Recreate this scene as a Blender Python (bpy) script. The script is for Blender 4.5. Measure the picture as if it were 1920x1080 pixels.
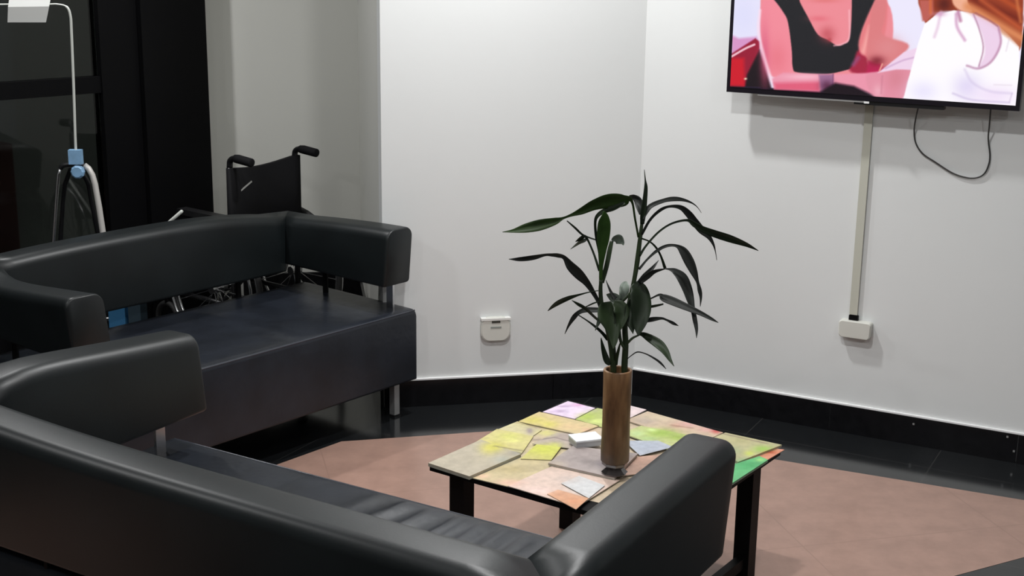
import bpy, bmesh, math, random
import numpy as np
from mathutils import Vector, Matrix
for o in list(bpy.data.objects): bpy.data.objects.remove(o)
scn = bpy.context.scene
COL = scn.collection
rad = math.radians

# ------------------------------------------------------------------ camera
CF = 2571.4; CTH = rad(14.441); CRO = rad(0.768); CH = 1.6
_fw = np.array([0, math.cos(CTH), -math.sin(CTH)]); _r0 = np.array([1., 0, 0]); _u0 = np.cross(_r0, _fw)
_rt = _r0*math.cos(CRO) + _u0*math.sin(CRO); _up = np.cross(_rt, _fw); _C = np.array([0, 0, CH])
cd = bpy.data.cameras.new('camera'); cam = bpy.data.objects.new('camera', cd); COL.objects.link(cam)
cd.sensor_width = 36; cd.lens = CF/1920*36; cd.clip_start = .05
cam.matrix_world = Matrix(((_rt[0], _up[0], -_fw[0], 0), (_rt[1], _up[1], -_fw[1], 0), (_rt[2], _up[2], -_fw[2], CH), (0, 0, 0, 1)))
scn.camera = cam
scn.view_settings.view_transform = 'Standard'; scn.view_settings.look = 'None'
scn.view_settings.gamma = 1; scn.view_settings.use_curve_mapping = False; scn.view_settings.exposure = 0
w = bpy.data.worlds.new('night'); scn.world = w; w.use_nodes = True
w.node_tree.nodes['Background'].inputs[0].default_value = (.10, .105, .10, 1); w.node_tree.nodes['Background'].inputs[1].default_value = 1

# survey helpers: a sight line from the photographer's eye meets a plane of the room
def ray(x, y): return _fw*CF + _rt*(x-960) - _up*(y-540)
def atz(x, y, z): r = ray(x, y); return _C + r*((z-CH)/r[2])
def aty(x, y, Y): r = ray(x, y); return _C + r*(Y/r[1])
def onp(x, y, p0, n): r = ray(x, y); return _C + r*(((np.array(p0)-_C) @ n)/(r @ n))
def projn(P):
    d = P - _C; k = CF/(d @ _fw); return np.stack([960+k*(d @ _rt), 540-k*(d @ _up)], 1)

# ceiling downlights: position, power, radius; around the near sofa and rear: added for ambient
LAMPS = [(-.04, 4.10, 31, .06, 'ceiling downlight close to the back wall, above the end of the far sofa'), (.10, 2.80, 27, .06, 'ceiling downlight in front of the wall with the television'),
         (-2.3, 2.6, 16, .07, 'added unseen downlight for ambient light on the window side of the foreground sofa'), (-.1, .9, 20, .08, 'added unseen downlight for ambient light behind the foreground sofa, nearest the camera'),
         (-1.6, .3, 18, .08, 'added unseen downlight for ambient light at the rear left of the room'), (1.7, .5, 24, .08, 'added unseen downlight for ambient light at the rear right of the room'), (-1.75, 4.62, 22, .06, 'ceiling downlight above the walker at the window')]
CEIL = 2.55

# ------------------------------------------------------------------ helpers
def srgb(r, g, b):
    f = lambda c: (c/255/12.92 if c/255 <= .04045 else ((c/255+.055)/1.055)**2.4)
    return (f(r), f(g), f(b))
MATS = {}
def mat(name, col, rough=.5, metal=0, spec=.5, noise=None, bump=None, trans=0, emit=0, coat=0):
    """noise=(scale, amount), bump=(scale, strength, distance)"""
    if name in MATS: return MATS[name]
    m = bpy.data.materials.new(name); m.use_nodes = True; nt = m.node_tree; b = nt.nodes['Principled BSDF']
    b.inputs['Base Color'].default_value = (*col, 1); b.inputs['Roughness'].default_value = rough
    b.inputs['Metallic'].default_value = metal; b.inputs['Specular IOR Level'].default_value = spec
    b.inputs['Transmission Weight'].default_value = trans; b.inputs['Coat Weight'].default_value = coat
    if emit: b.inputs['Emission Color'].default_value = (*col, 1); b.inputs['Emission Strength'].default_value = emit
    tc = nt.nodes.new('ShaderNodeTexCoord')
    if noise:
        n = nt.nodes.new('ShaderNodeTexNoise'); n.inputs['Scale'].default_value = noise[0]; n.inputs['Detail'].default_value = 5
        nt.links.new(tc.outputs['Object'], n.inputs['Vector'])
        r = nt.nodes.new('ShaderNodeValToRGB'); a = noise[1]
        r.color_ramp.elements[0].position = .3; r.color_ramp.elements[1].position = .7
        r.color_ramp.elements[0].color = (*[c*(1-a) for c in col], 1); r.color_ramp.elements[1].color = (*[min(1, c*(1+a)) for c in col], 1)
        nt.links.new(n.outputs['Fac'], r.inputs['Fac']); nt.links.new(r.outputs['Color'], b.inputs['Base Color'])
    if bump:
        n = nt.nodes.new('ShaderNodeTexNoise'); n.inputs['Scale'].default_value = bump[0]; n.inputs['Detail'].default_value = 4
        nt.links.new(tc.outputs['Object'], n.inputs['Vector'])
        k = nt.nodes.new('ShaderNodeBump'); k.inputs['Strength'].default_value = bump[1]; k.inputs['Distance'].default_value = bump[2]
        nt.links.new(n.outputs['Fac'], k.inputs['Height']); nt.links.new(k.outputs['Normal'], b.inputs['Normal'])
    MATS[name] = m; return m
def vcmat(name, rough=.5, emit=0, noise=0, spec=.5):
    if name in MATS: return MATS[name]
    m = bpy.data.materials.new(name); m.use_nodes = True; nt = m.node_tree; b = nt.nodes['Principled BSDF']
    a = nt.nodes.new('ShaderNodeVertexColor'); a.layer_name = 'Col'
    src = a.outputs['Color']
    if noise:
        tc = nt.nodes.new('ShaderNodeTexCoord'); n = nt.nodes.new('ShaderNodeTexNoise'); n.inputs['Scale'].default_value = noise; n.inputs['Detail'].default_value = 3
        nt.links.new(tc.outputs['Object'], n.inputs['Vector'])
        r = nt.nodes.new('ShaderNodeMapRange'); r.inputs['From Min'].default_value = .35; r.inputs['From Max'].default_value = .65; r.inputs['To Min'].default_value = .90; r.inputs['To Max'].default_value = 1.08
        nt.links.new(n.outputs['Fac'], r.inputs['Value'])
        x = nt.nodes.new('ShaderNodeMix'); x.data_type = 'RGBA'; x.blend_type = 'MULTIPLY'; x.inputs['Factor'].default_value = 1
        nt.links.new(src, x.inputs['A']); nt.links.new(r.outputs['Result'], x.inputs['B']); src = x.outputs['Result']
    b.inputs['Roughness'].default_value = rough; b.inputs['Specular IOR Level'].default_value = spec
    if emit:
        b.inputs['Base Color'].default_value = (.01, .01, .01, 1)
        nt.links.new(src, b.inputs['Emission Color']); b.inputs['Emission Strength'].default_value = emit
    else: nt.links.new(src, b.inputs['Base Color'])
    MATS[name] = m; return m

def link(name, me, m=None, parent=None, smooth=False, loc=None):
    o = bpy.data.objects.new(name, me); COL.objects.link(o)
    if m is not None:
        for q in (m if isinstance(m, (list, tuple)) else [m]): me.materials.append(q)
    if smooth:
        for p in me.polygons: p.use_smooth = True
    if parent is not None:
        o.parent = parent; o.matrix_parent_inverse = Matrix.Identity(4)
    return o
def obj(name, bm, m, parent=None, smooth=False):
    bmesh.ops.recalc_face_normals(bm, faces=bm.faces)
    me = bpy.data.meshes.new(name)
    if parent is not None:                       # geometry is given in world space
        bm.transform(world(parent).inverted())
    bm.to_mesh(me); bm.free()
    return link(name, me, m, parent, smooth)
WORLD = {}
def world(o):
    M = WORLD.get(o.name)
    if M is not None: return M
    return (world(o.parent) if o.parent else Matrix.Identity(4)) @ (Matrix.LocRotScale(o.location, o.rotation_euler, o.scale) if o.parent is None or o.location.length or o.rotation_euler[2] else Matrix.Identity(4))
def thing(name, label, cat, loc=(0, 0, 0), rz=0, group=None):
    o = bpy.data.objects.new(name, None); COL.objects.link(o); o.location = loc; o.rotation_euler = (0, 0, rz); o.empty_display_size = .05
    o['label'] = label; o['category'] = cat
    if group: o['group'] = group
    return o
def tag(o, label, cat, group=None):
    o['label'] = label; o['category'] = cat
    if group: o['group'] = group
    return o
def struct(name, bm, m, parent=None, smooth=False):
    o = obj(name, bm, m, parent, smooth)
    if parent is None: o['kind'] = 'structure'
    return o
def recenter(o):
    """put a mesh object's origin at the centre of its base"""
    me = o.data; co = np.array([v.co[:] for v in me.vertices])
    c = Vector(((co[:, 0].min()+co[:, 0].max())/2, (co[:, 1].min()+co[:, 1].max())/2, co[:, 2].min()))
    me.transform(Matrix.Translation(-c)); o.location = c; return o

def bevel(bm, wd, seg=2, ang=30):
    es = [e for e in bm.edges if len(e.link_faces) == 2 and e.calc_face_angle(0) > rad(ang)]
    bmesh.ops.bevel(bm, geom=es, offset=wd, segments=seg, affect='EDGES', profile=.5, clamp_overlap=True)
def prism(bm, pts, z0, z1):
    """pts: list of xy"""
    a = [bm.verts.new((p[0], p[1], z0)) for p in pts]; b = [bm.verts.new((p[0], p[1], z1)) for p in pts]; n = len(pts)
    bm.faces.new(a[::-1]); bm.faces.new(b)
    for i in range(n): bm.faces.new((a[i], a[(i+1) % n], b[(i+1) % n], b[i]))
def obox(bm, c, ax, ay, az, sx, sy, sz):
    """oriented box: centre c, unit axes, full sizes"""
    c, ax, ay, az = Vector(c), Vector(ax).normalized()*sx/2, Vector(ay).normalized()*sy/2, Vector(az).normalized()*sz/2
    v = [bm.verts.new(c+i*ax+j*ay+k*az) for i in (-1, 1) for j in (-1, 1) for k in (-1, 1)]
    for f in ((0, 1, 3, 2), (4, 6, 7, 5), (0, 4, 5, 1), (2, 3, 7, 6), (0, 2, 6, 4), (1, 5, 7, 3)): bm.faces.new([v[i] for i in f])
    return v
def catmull(pts, n=6):
    P = [np.array(p, float) for p in pts]; P = [2*P[0]-P[1]]+P+[2*P[-1]-P[-2]]; out = []
    for i in range(1, len(P)-2):
        for j in range(n):
            t = j/n; a, b, c, d = P[i-1:i+3]
            out.append(.5*((2*b)+(-a+c)*t+(2*a-5*b+4*c-d)*t*t+(-a+3*b-3*c+d)*t**3))
    out.append(P[-2]); return out
def tube(bm, pts, r, seg=10, cap=True):
    pts = [Vector(p) for p in pts]; n = len(pts); R = r if isinstance(r, (list, tuple)) else [r]*n
    rings = []; prev = None
    for i, p in enumerate(pts):
        t = (pts[min(i+1, n-1)]-pts[max(i-1, 0)]).normalized()
        if prev is None: u = t.orthogonal().normalized()
        else:
            u = prev - t*prev.dot(t); u = u.normalized() if u.length > 1e-6 else t.orthogonal().normalized()
        prev = u; v = t.cross(u)
        rings.append([bm.verts.new(p + (u*math.cos(2*math.pi*k/seg)+v*math.sin(2*math.pi*k/seg))*R[i]) for k in range(seg)])
    for a, b in zip(rings, rings[1:]):
        for k in range(seg): bm.faces.new((a[k], a[(k+1) % seg], b[(k+1) % seg], b[k]))
    if cap: bm.faces.new(rings[0][::-1]); bm.faces.new(rings[-1])
def lathe(bm, c, prof, seg=32):
    """prof: list of (r, z) ; closed top/bottom when r==0"""
    rings = []
    for r, z in prof:
        if r <= 1e-6: rings.append([bm.verts.new((c[0], c[1], c[2]+z))])
        else: rings.append([bm.verts.new((c[0]+r*math.cos(2*math.pi*k/seg), c[1]+r*math.sin(2*math.pi*k/seg), c[2]+z)) for k in range(seg)])
    for a, b in zip(rings, rings[1:]):
        for k in range(seg):
            k2 = (k+1) % seg
            if len(a) == 1 and len(b) == 1: continue
            if len(a) == 1: bm.faces.new((a[0], b[k2], b[k]))
            elif len(b) == 1: bm.faces.new((a[k], a[k2], b[0]))
            else: bm.faces.new((a[k], a[k2], b[k2], b[k]))
def V3(*a): return Vector(a)

def polydist(P, poly):
    """signed distance (negative inside) of points P (N,2) to polygon"""
    poly = np.array(poly, float); n = len(poly); d = np.full(len(P), 1e9); ins = np.zeros(len(P), bool)
    for i in range(n):
        a = poly[i]; b = poly[(i+1) % n]; e = b-a; q = P-a
        t = np.clip((q @ e)/(e @ e), 0, 1); d = np.minimum(d, np.hypot(*(q-t[:, None]*e).T))
        c = (a[1] <= P[:, 1]) != (b[1] <= P[:, 1]); xi = a[0]+(P[:, 1]-a[1])*(e[0]/(e[1] if abs(e[1]) > 1e-9 else 1e-9)); ins ^= c & (P[:, 0] < xi)
    return np.where(ins, -d, d)
def linedist(P, pts):
    d = np.full(len(P), 1e9)
    for a, b in zip(pts, pts[1:]):
        a = np.array(a, float); e = np.array(b, float)-a; q = P-a; t = np.clip((q @ e)/(e @ e), 0, 1); d = np.minimum(d, np.hypot(*(q-t[:, None]*e).T))
    return d
def roundpoly(p, n=4):
    P = [np.array(q, float) for q in p]; m_ = len(P); out = []
    for i in range(m_):
        a, b, c, d = P[i-1], P[i], P[(i+1) % m_], P[(i+2) % m_]
        for j in range(n):
            t = j/n; out.append(.5*((2*b)+(-a+c)*t+(2*a-5*b+4*c-d)*t*t+(-a+3*b-3*c+d)*t**3)*1.0)
    return out
def paint(P, base, shapes, smooth=False):
    """shapes: ('p', poly, rgb, soft) | ('l', pts, rgb, width, soft, alpha) | ('e', cx, cy, rx, ry, rgb, alpha)"""
    C = np.tile(np.array(base, float), (len(P), 1))
    for s in shapes:
        if s[0] == 'p' and smooth and s[2] not in ((255, 252, 255), (12, 2, 22), (236, 150, 172), (150, 20, 50), (20, 4, 18)) and len(s[1]) > 5: s = (s[0], roundpoly(s[1]))+tuple(s[2:])
        if s[0] == 'l' and smooth and len(s[1]) > 2: s = (s[0], [q[:2] for q in catmull(s[1], 5)])+tuple(s[2:])
        if s[0] == 'p': a = np.clip(.5-polydist(P, s[1])/s[3], 0, 1)*(s[4] if len(s) > 4 else 1); col = s[2]
        elif s[0] == 'l': a = np.clip((s[3]/2-linedist(P, s[1]))/s[4]+.5, 0, 1)*s[5]; col = s[2]
        else: q = ((P[:, 0]-s[1])/s[3])**2+((P[:, 1]-s[2])/s[4])**2; a = np.exp(-q*1.2)*s[6]; col = s[5]
        a = a[:, None]; C = C*(1-a)+np.array(col, float)*a
    C = C/255; return np.where(C <= .04045, C/12.92, ((C+.055)/1.055)**2.4)
def setcol(me, C):
    at = me.color_attributes.new('Col', 'FLOAT_COLOR', 'POINT')
    at.data.foreach_set('color', np.concatenate([C, np.ones((len(C), 1))], 1).astype(np.float32).ravel())

# ------------------------------------------------------------------ materials
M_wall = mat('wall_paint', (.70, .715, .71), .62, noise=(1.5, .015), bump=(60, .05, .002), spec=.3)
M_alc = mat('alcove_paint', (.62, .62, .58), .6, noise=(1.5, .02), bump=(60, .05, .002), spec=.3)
M_ceil = mat('ceiling_paint', (.8, .8, .8), .8)
M_black = mat('black_tile', (.006, .006, .007), .18, noise=(30, .3), spec=.4)
M_leather = mat('black_leather', (.0055, .0078, .0086), .42, noise=(6, .25), bump=(220, .12, .001), spec=.40)
M_seat = mat('seat_leather', (.011, .0135, .019), .31, noise=(8, .3), bump=(14, .35, .006), spec=.42)
M_blk = mat('black_paint', (.0025, .0025, .003), .5, spec=.12)
M_blkfab = mat('black_fabric', (.004, .004, .005), .8, bump=(300, .2, .001), spec=.2)
M_blkpl = mat('black_plastic', (.008, .008, .009), .35)
M_chrome = mat('chrome', (.75, .75, .76), .22, metal=1)
M_steel = mat('brushed_steel', (.55, .55, .55), .4, metal=.8)
M_white = mat('white_plastic', (.62, .62, .57), .35)
M_race = mat('cream_plastic', (.50, .50, .43), .45)
M_pole = mat('white_enamel', (.62, .64, .60), .35)
M_paper = mat('white_paper', (.62, .63, .61), .8)
M_tape = mat('blue_tape', srgb(130, 170, 205), .5, noise=(40, .12))
M_bluepl = mat('blue_plastic', (.10, .38, .75), .4)
M_glass = mat('window_glass', (.9, .95, .95), .03, trans=1, spec=.5)

# floor material with joints
def floormat(name, col, rough, noise, brick, ang, joint, grain=.1):
    m = bpy.data.materials.new(name); m.use_nodes = True; nt = m.node_tree; b = nt.nodes['Principled BSDF']
    tc = nt.nodes.new('ShaderNodeTexCoord'); mp = nt.nodes.new('ShaderNodeMapping'); mp.inputs['Rotation'].default_value = (0, 0, ang)
    mp.inputs['Location'].default_value = (brick[2], brick[3], 0)
    nt.links.new(tc.outputs['Object'], mp.inputs['Vector'])
    bt = nt.nodes.new('ShaderNodeTexBrick'); bt.offset = 0; bt.inputs['Scale'].default_value = 1; bt.inputs['Brick Width'].default_value = brick[0]; bt.inputs['Row Height'].default_value = brick[1]
    bt.inputs['Mortar Size'].default_value = .0018; bt.inputs['Mortar Smooth'].default_value = .1
    bt.inputs['Mortar'].default_value = (*joint, 1)
    nt.links.new(mp.outputs['Vector'], bt.inputs['Vector'])
    n = nt.nodes.new('ShaderNodeTexNoise'); n.inputs['Scale'].default_value = noise; n.inputs['Detail'].default_value = 8; n.inputs['Roughness'].default_value = .65
    nt.links.new(tc.outputs['Object'], n.inputs['Vector'])
    r = nt.nodes.new('ShaderNodeValToRGB'); r.color_ramp.elements[0].position = .35; r.color_ramp.elements[1].position = .65
    r.color_ramp.elements[0].color = (*[c*(1-grain) for c in col], 1); r.color_ramp.elements[1].color = (*[c*(1+grain) for c in col], 1)
    nt.links.new(n.outputs['Fac'], r.inputs['Fac'])
    nt.links.new(r.outputs['Color'], bt.inputs['Color1']); nt.links.new(r.outputs['Color'], bt.inputs['Color2'])
    nt.links.new(bt.outputs['Color'], b.inputs['Base Color']); b.inputs['Roughness'].default_value = rough; b.inputs['Specular IOR Level'].default_value = .8 if rough < .2 else .5
    return m
M_fdark = floormat('dark_floor_tile', (.010, .011, .012), .13, 20, (.6, .6, .12, .03), rad(27.9), (.03, .03, .03))
M_fpink = floormat('salmon_floor_tile', (.325, .202, .160), .30, 12, (.6, .6, .192, .457), rad(-14), (.27, .168, .133), .10)

# ------------------------------------------------------------------ room shell
K = np.array([.441, 4.701]); a1 = rad(11.4); a2 = rad(-27.9)
d1 = np.array([math.cos(a1), math.sin(a1)]); n1 = np.array([-d1[1], d1[0]])      # back wall direction, outward normal
d2 = np.array([math.cos(a2), math.sin(a2)]); n2 = np.array([-d2[1], d2[0]])      # right wall
A = K - .899*d1                        # left end of the back wall
B = np.array([-.67, 5.915])            # alcove back-right corner
Cc = np.array([-1.19, 5.81])           # alcove back-left corner
Dp = np.array([-1.30, 5.70])           # column's right edge
E1 = K + 4.6*d2
dw = np.array([-math.cos(rad(45)), -math.sin(rad(45))])
W0 = Dp + 6.2*dw
REAR = -2.6
def wall(name, p, q, out, m=M_wall, z1=CEIL+.05, t=.1, z0=0):
    p, q, out = map(np.array, (p, q, out)); bm = bmesh.new()
    prism(bm, [p, q, q+out*t, p+out*t], z0, z1); return struct(name, bm, m)
room = [A, K, E1, (E1[0], REAR), (W0[0], REAR), W0, Dp, Cc, B]
def poly_obj(name, pts, z, m, flip=False, th=.05):
    bm = bmesh.new(); prism(bm, pts, min(z, z+th), max(z, z+th)); return struct(name, bm, m)
# floor: dark tile with a salmon field let into it, both in one slab
bm = bmesh.new(); prism(bm, room, -.06, 0)
def inter(p, d, q, e):
    p, d, q, e = [np.array(v, float) for v in (p, d, q, e)]; t = np.cross(q-p, e)/np.cross(d, e); return p+t*d
pr = atz(1480, 866, 0)[:2]; pr2 = atz(1920, 938, 0)[:2]; pt0 = atz(640, 828, 0)[:2]; pt1 = atz(930, 808, 0)[:2]; pl0 = atz(515, 873, 0)[:2]
pb0 = atz(1790, 1080, 0)[:2]; pb1 = atz(1920, 1045, 0)[:2]
c_tr = inter(pt0, pt1-pt0, pr, pr2-pr); c_br = inter(pr, pr2-pr, pb0, pb1-pb0)
c_bl = pl0 + (pl0-pt0)/np.linalg.norm(pl0-pt0)*3.0
c_b = pb0 + (pb0-pb1)/np.linalg.norm(pb0-pb1)*1.6
fz = .0006
vs = [bm.verts.new((p[0], p[1], fz)) for p in (c_bl, c_b, c_br, c_tr, pt0)]
f = bm.faces.new(vs); f.material_index = 1
me = bpy.data.meshes.new('floor'); bmesh.ops.recalc_face_normals(bm, faces=[q for q in bm.faces if q is not f]); f.normal_update()
if f.normal.z < 0: f.normal_flip()
bm.to_mesh(me); bm.free(); fl = link('floor', me, [M_fdark, M_fpink]); fl['kind'] = 'structure'
poly_obj('ceiling', room, CEIL, M_ceil)
nA = np.array([-(B-A)[1], (B-A)[0]]); nA = -nA/np.linalg.norm(nA)                  # alcove right return: outward is +x side
wall('wall_back', A, K+d1*.02, n1)
wall('wall_right', K, E1, n2)
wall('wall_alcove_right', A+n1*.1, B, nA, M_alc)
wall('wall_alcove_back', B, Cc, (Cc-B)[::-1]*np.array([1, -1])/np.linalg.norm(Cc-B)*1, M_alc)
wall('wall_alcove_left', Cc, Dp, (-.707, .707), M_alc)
wall('wall_east', E1, (E1[0], REAR), (1, 0)); wall('wall_rear', (E1[0], REAR), (W0[0], REAR), (0, -1)); wall('wall_west', (W0[0], REAR), W0, (-1, 0))

def baseboard(name, p, q, nin, joints=True, h=.095, t=.012):
    p, q, nin = map(np.array, (p, q, nin)); L = np.linalg.norm(q-p); d = (q-p)/L; bm = bmesh.new(); s = 0
    first = .72 if name == 'baseboard_right' else .6
    cuts = [0]+list(np.arange(first, L, .6))+[L]
    for a, b in zip(cuts, cuts[1:]):
        x0 = p+d*(a+.0008); x1 = p+d*(b-.0008); prism(bm, [x0, x1, x1+nin*t, x0+nin*t], 0, h)
    bevel(bm, .0015, 1)
    return struct(name, bm, M_black)
baseboard('baseboard_back', A, K-d1*.014, -n1); bbr = baseboard('baseboard_right', K, E1, -n2)
baseboard('baseboard_alcove', B+np.array([0, -.001]), Cc+np.array([.014, 0]), -np.array([-(B-Cc)[1], (B-Cc)[0]])/np.linalg.norm(B-Cc), h=.15)
baseboard('baseboard_alcove_right', A+n1*.0, B, -nA, h=.12)
# thin light strip painting the bright halo along the baseboard tops
for nm, p, q, nn in (('trim_back', A, K-d1*.014, -n1), ('trim_right', K, E1, -n2)):
    bm = bmesh.new(); prism(bm, [p, q, q+nn*.009, p+nn*.009], .0951, .1005); struct(nm, bm, mat('white_halo', (.85, .85, .85), .6))
# screws in the right baseboard
for i, (x, y) in enumerate([(1713, 795), (1889, 819), (1901, 846)]):
    p = onp(x, y, [*(K-n2*.0125), 0], np.array([*n2, 0])); bm = bmesh.new()
    obox(bm, p, (*d2, 0), (*n2, 0), (0, 0, 1), .006, .003, .006); bevel(bm, .0012, 1)
    tag(recenter(obj('screw', bm, M_steel)), ['screw in the black baseboard nearest the tile joint below the outlet', 'bright upper screw in the black baseboard at the right edge', 'lower screw in the black baseboard at the right edge'][i], 'screw', 'baseboard screws')

# ------------------------------------------------------------------ window wall on the left
def wp(s, z, off=0):                   # s metres along the window wall from the column, off into the room
    p = Dp + dw*s + np.array([.7071, -.7071])*off; return Vector((p[0], p[1], z))
def wbox(bm, s0, s1, z0, z1, o0, o1):
    ps = [wp(s0, 0, o0), wp(s1, 0, o0), wp(s1, 0, o1), wp(s0, 0, o1)]; prism(bm, [(p.x, p.y) for p in ps], z0, z1)
nW = np.array([.7071, -.7071, 0]); PW = np.array([Dp[0], Dp[1], 0])
def wuv(x, y, off=0):
    q = onp(x, y, PW+nW*off, nW); return ((q[:2]-Dp) @ dw, q[2])
sg = wuv(192, 200, .02)[0]; sc = wuv(273, 200, .06)[0]
zr0 = wuv(190, 174, .02)[1]; zr1 = wuv(190, 143, .02)[1]
bm = bmesh.new(); wbox(bm, 0, sc, 0, CEIL, -.1, .06); bevel(bm, .004, 1); struct('trim_column', bm, M_blk)
bm = bmesh.new()
wbox(bm, sc+.002, sg, 0, CEIL, -.05, .03)                      # wide jamb
wbox(bm, sg, 6.1, zr0, zr1, -.03, .02)                      # rail between the panes
wbox(bm, sg, 6.1, 0, .10, -.05, .03); wbox(bm, sg, 6.1, CEIL-.10, CEIL, -.05, .03)
for s in (sg+1.35, sg+2.8, sg+4.2): wbox(bm, s, s+.07, .10, CEIL-.10, -.05, .03)
bevel(bm, .003, 1)
win = struct('window_1', bm, M_blk)
edges = [sg, sg+1.35, sg+1.42, sg+2.8, sg+2.87, sg+4.2, sg+4.27, 6.1]
M_glass2 = mat('dark_window_glass', (.30, .33, .32), .035, trans=1, spec=.5)
for i in range(0, 8, 2):
    for z0, z1 in ((.10, zr0), (zr1, CEIL-.10)):
        bm = bmesh.new(); wbox(bm, edges[i], edges[i+1], z0, z1, -.008, -.002); obj('pane', bm, M_glass2, win)
# added yard wall behind the glass, its grey standing in for reflections
bm = bmesh.new(); wbox(bm, -.6, 6.6, 0, 2.6, -1.6, -1.5); struct('wall_outside', bm, mat('pane_grey_backing', (.30, .30, .28), .9))
bm = bmesh.new(); wbox(bm, .2, 6.6, -.009, .60, -1.48, -1.36); struct('trim_outside_red_backing', bm, mat('pane_red_tint', (.15, .065, .055), .9))  # added low band, giving the lower panes their reddish reflection tone
bm = bmesh.new(); wbox(bm, .2, 6.6, -.06, -.01, -1.5, -.1); struct('trim_outside_paving', bm, mat('outside_paving', (.05, .045, .04), .9))

# ------------------------------------------------------------------ ceiling lights
M_lamp = mat('lamp_diffuser', (1, .98, .94), .5, emit=6)
for i, (x, y, p, r, lb) in enumerate(LAMPS):
    t = thing('ceiling_light', lb, 'ceiling light', (x, y, CEIL), 0, 'ceiling downlights')
    bm = bmesh.new(); lathe(bm, (x, y, CEIL-.012), [(r+.03, .0119), (r+.03, .004), (r+.02, 0), (r+.004, 0), (r+.002, .006), (r+.002, .0119)]); obj('trim_ring', bm, M_white, t, True)
    bm = bmesh.new(); lathe(bm, (x, y, CEIL-.006), [(0, 0), (r, 0), (r, .0055), (0, .0055)]); obj('diffuser', bm, M_lamp, t)
    ld = bpy.data.lights.new('downlight', 'AREA'); ld.shape = 'DISK'; ld.size = 2*r; ld.energy = p; ld.color = (1, 1, 1)
    lo = bpy.data.objects.new('downlight', ld); COL.objects.link(lo); lo.location = (x, y, CEIL-.016)

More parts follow.
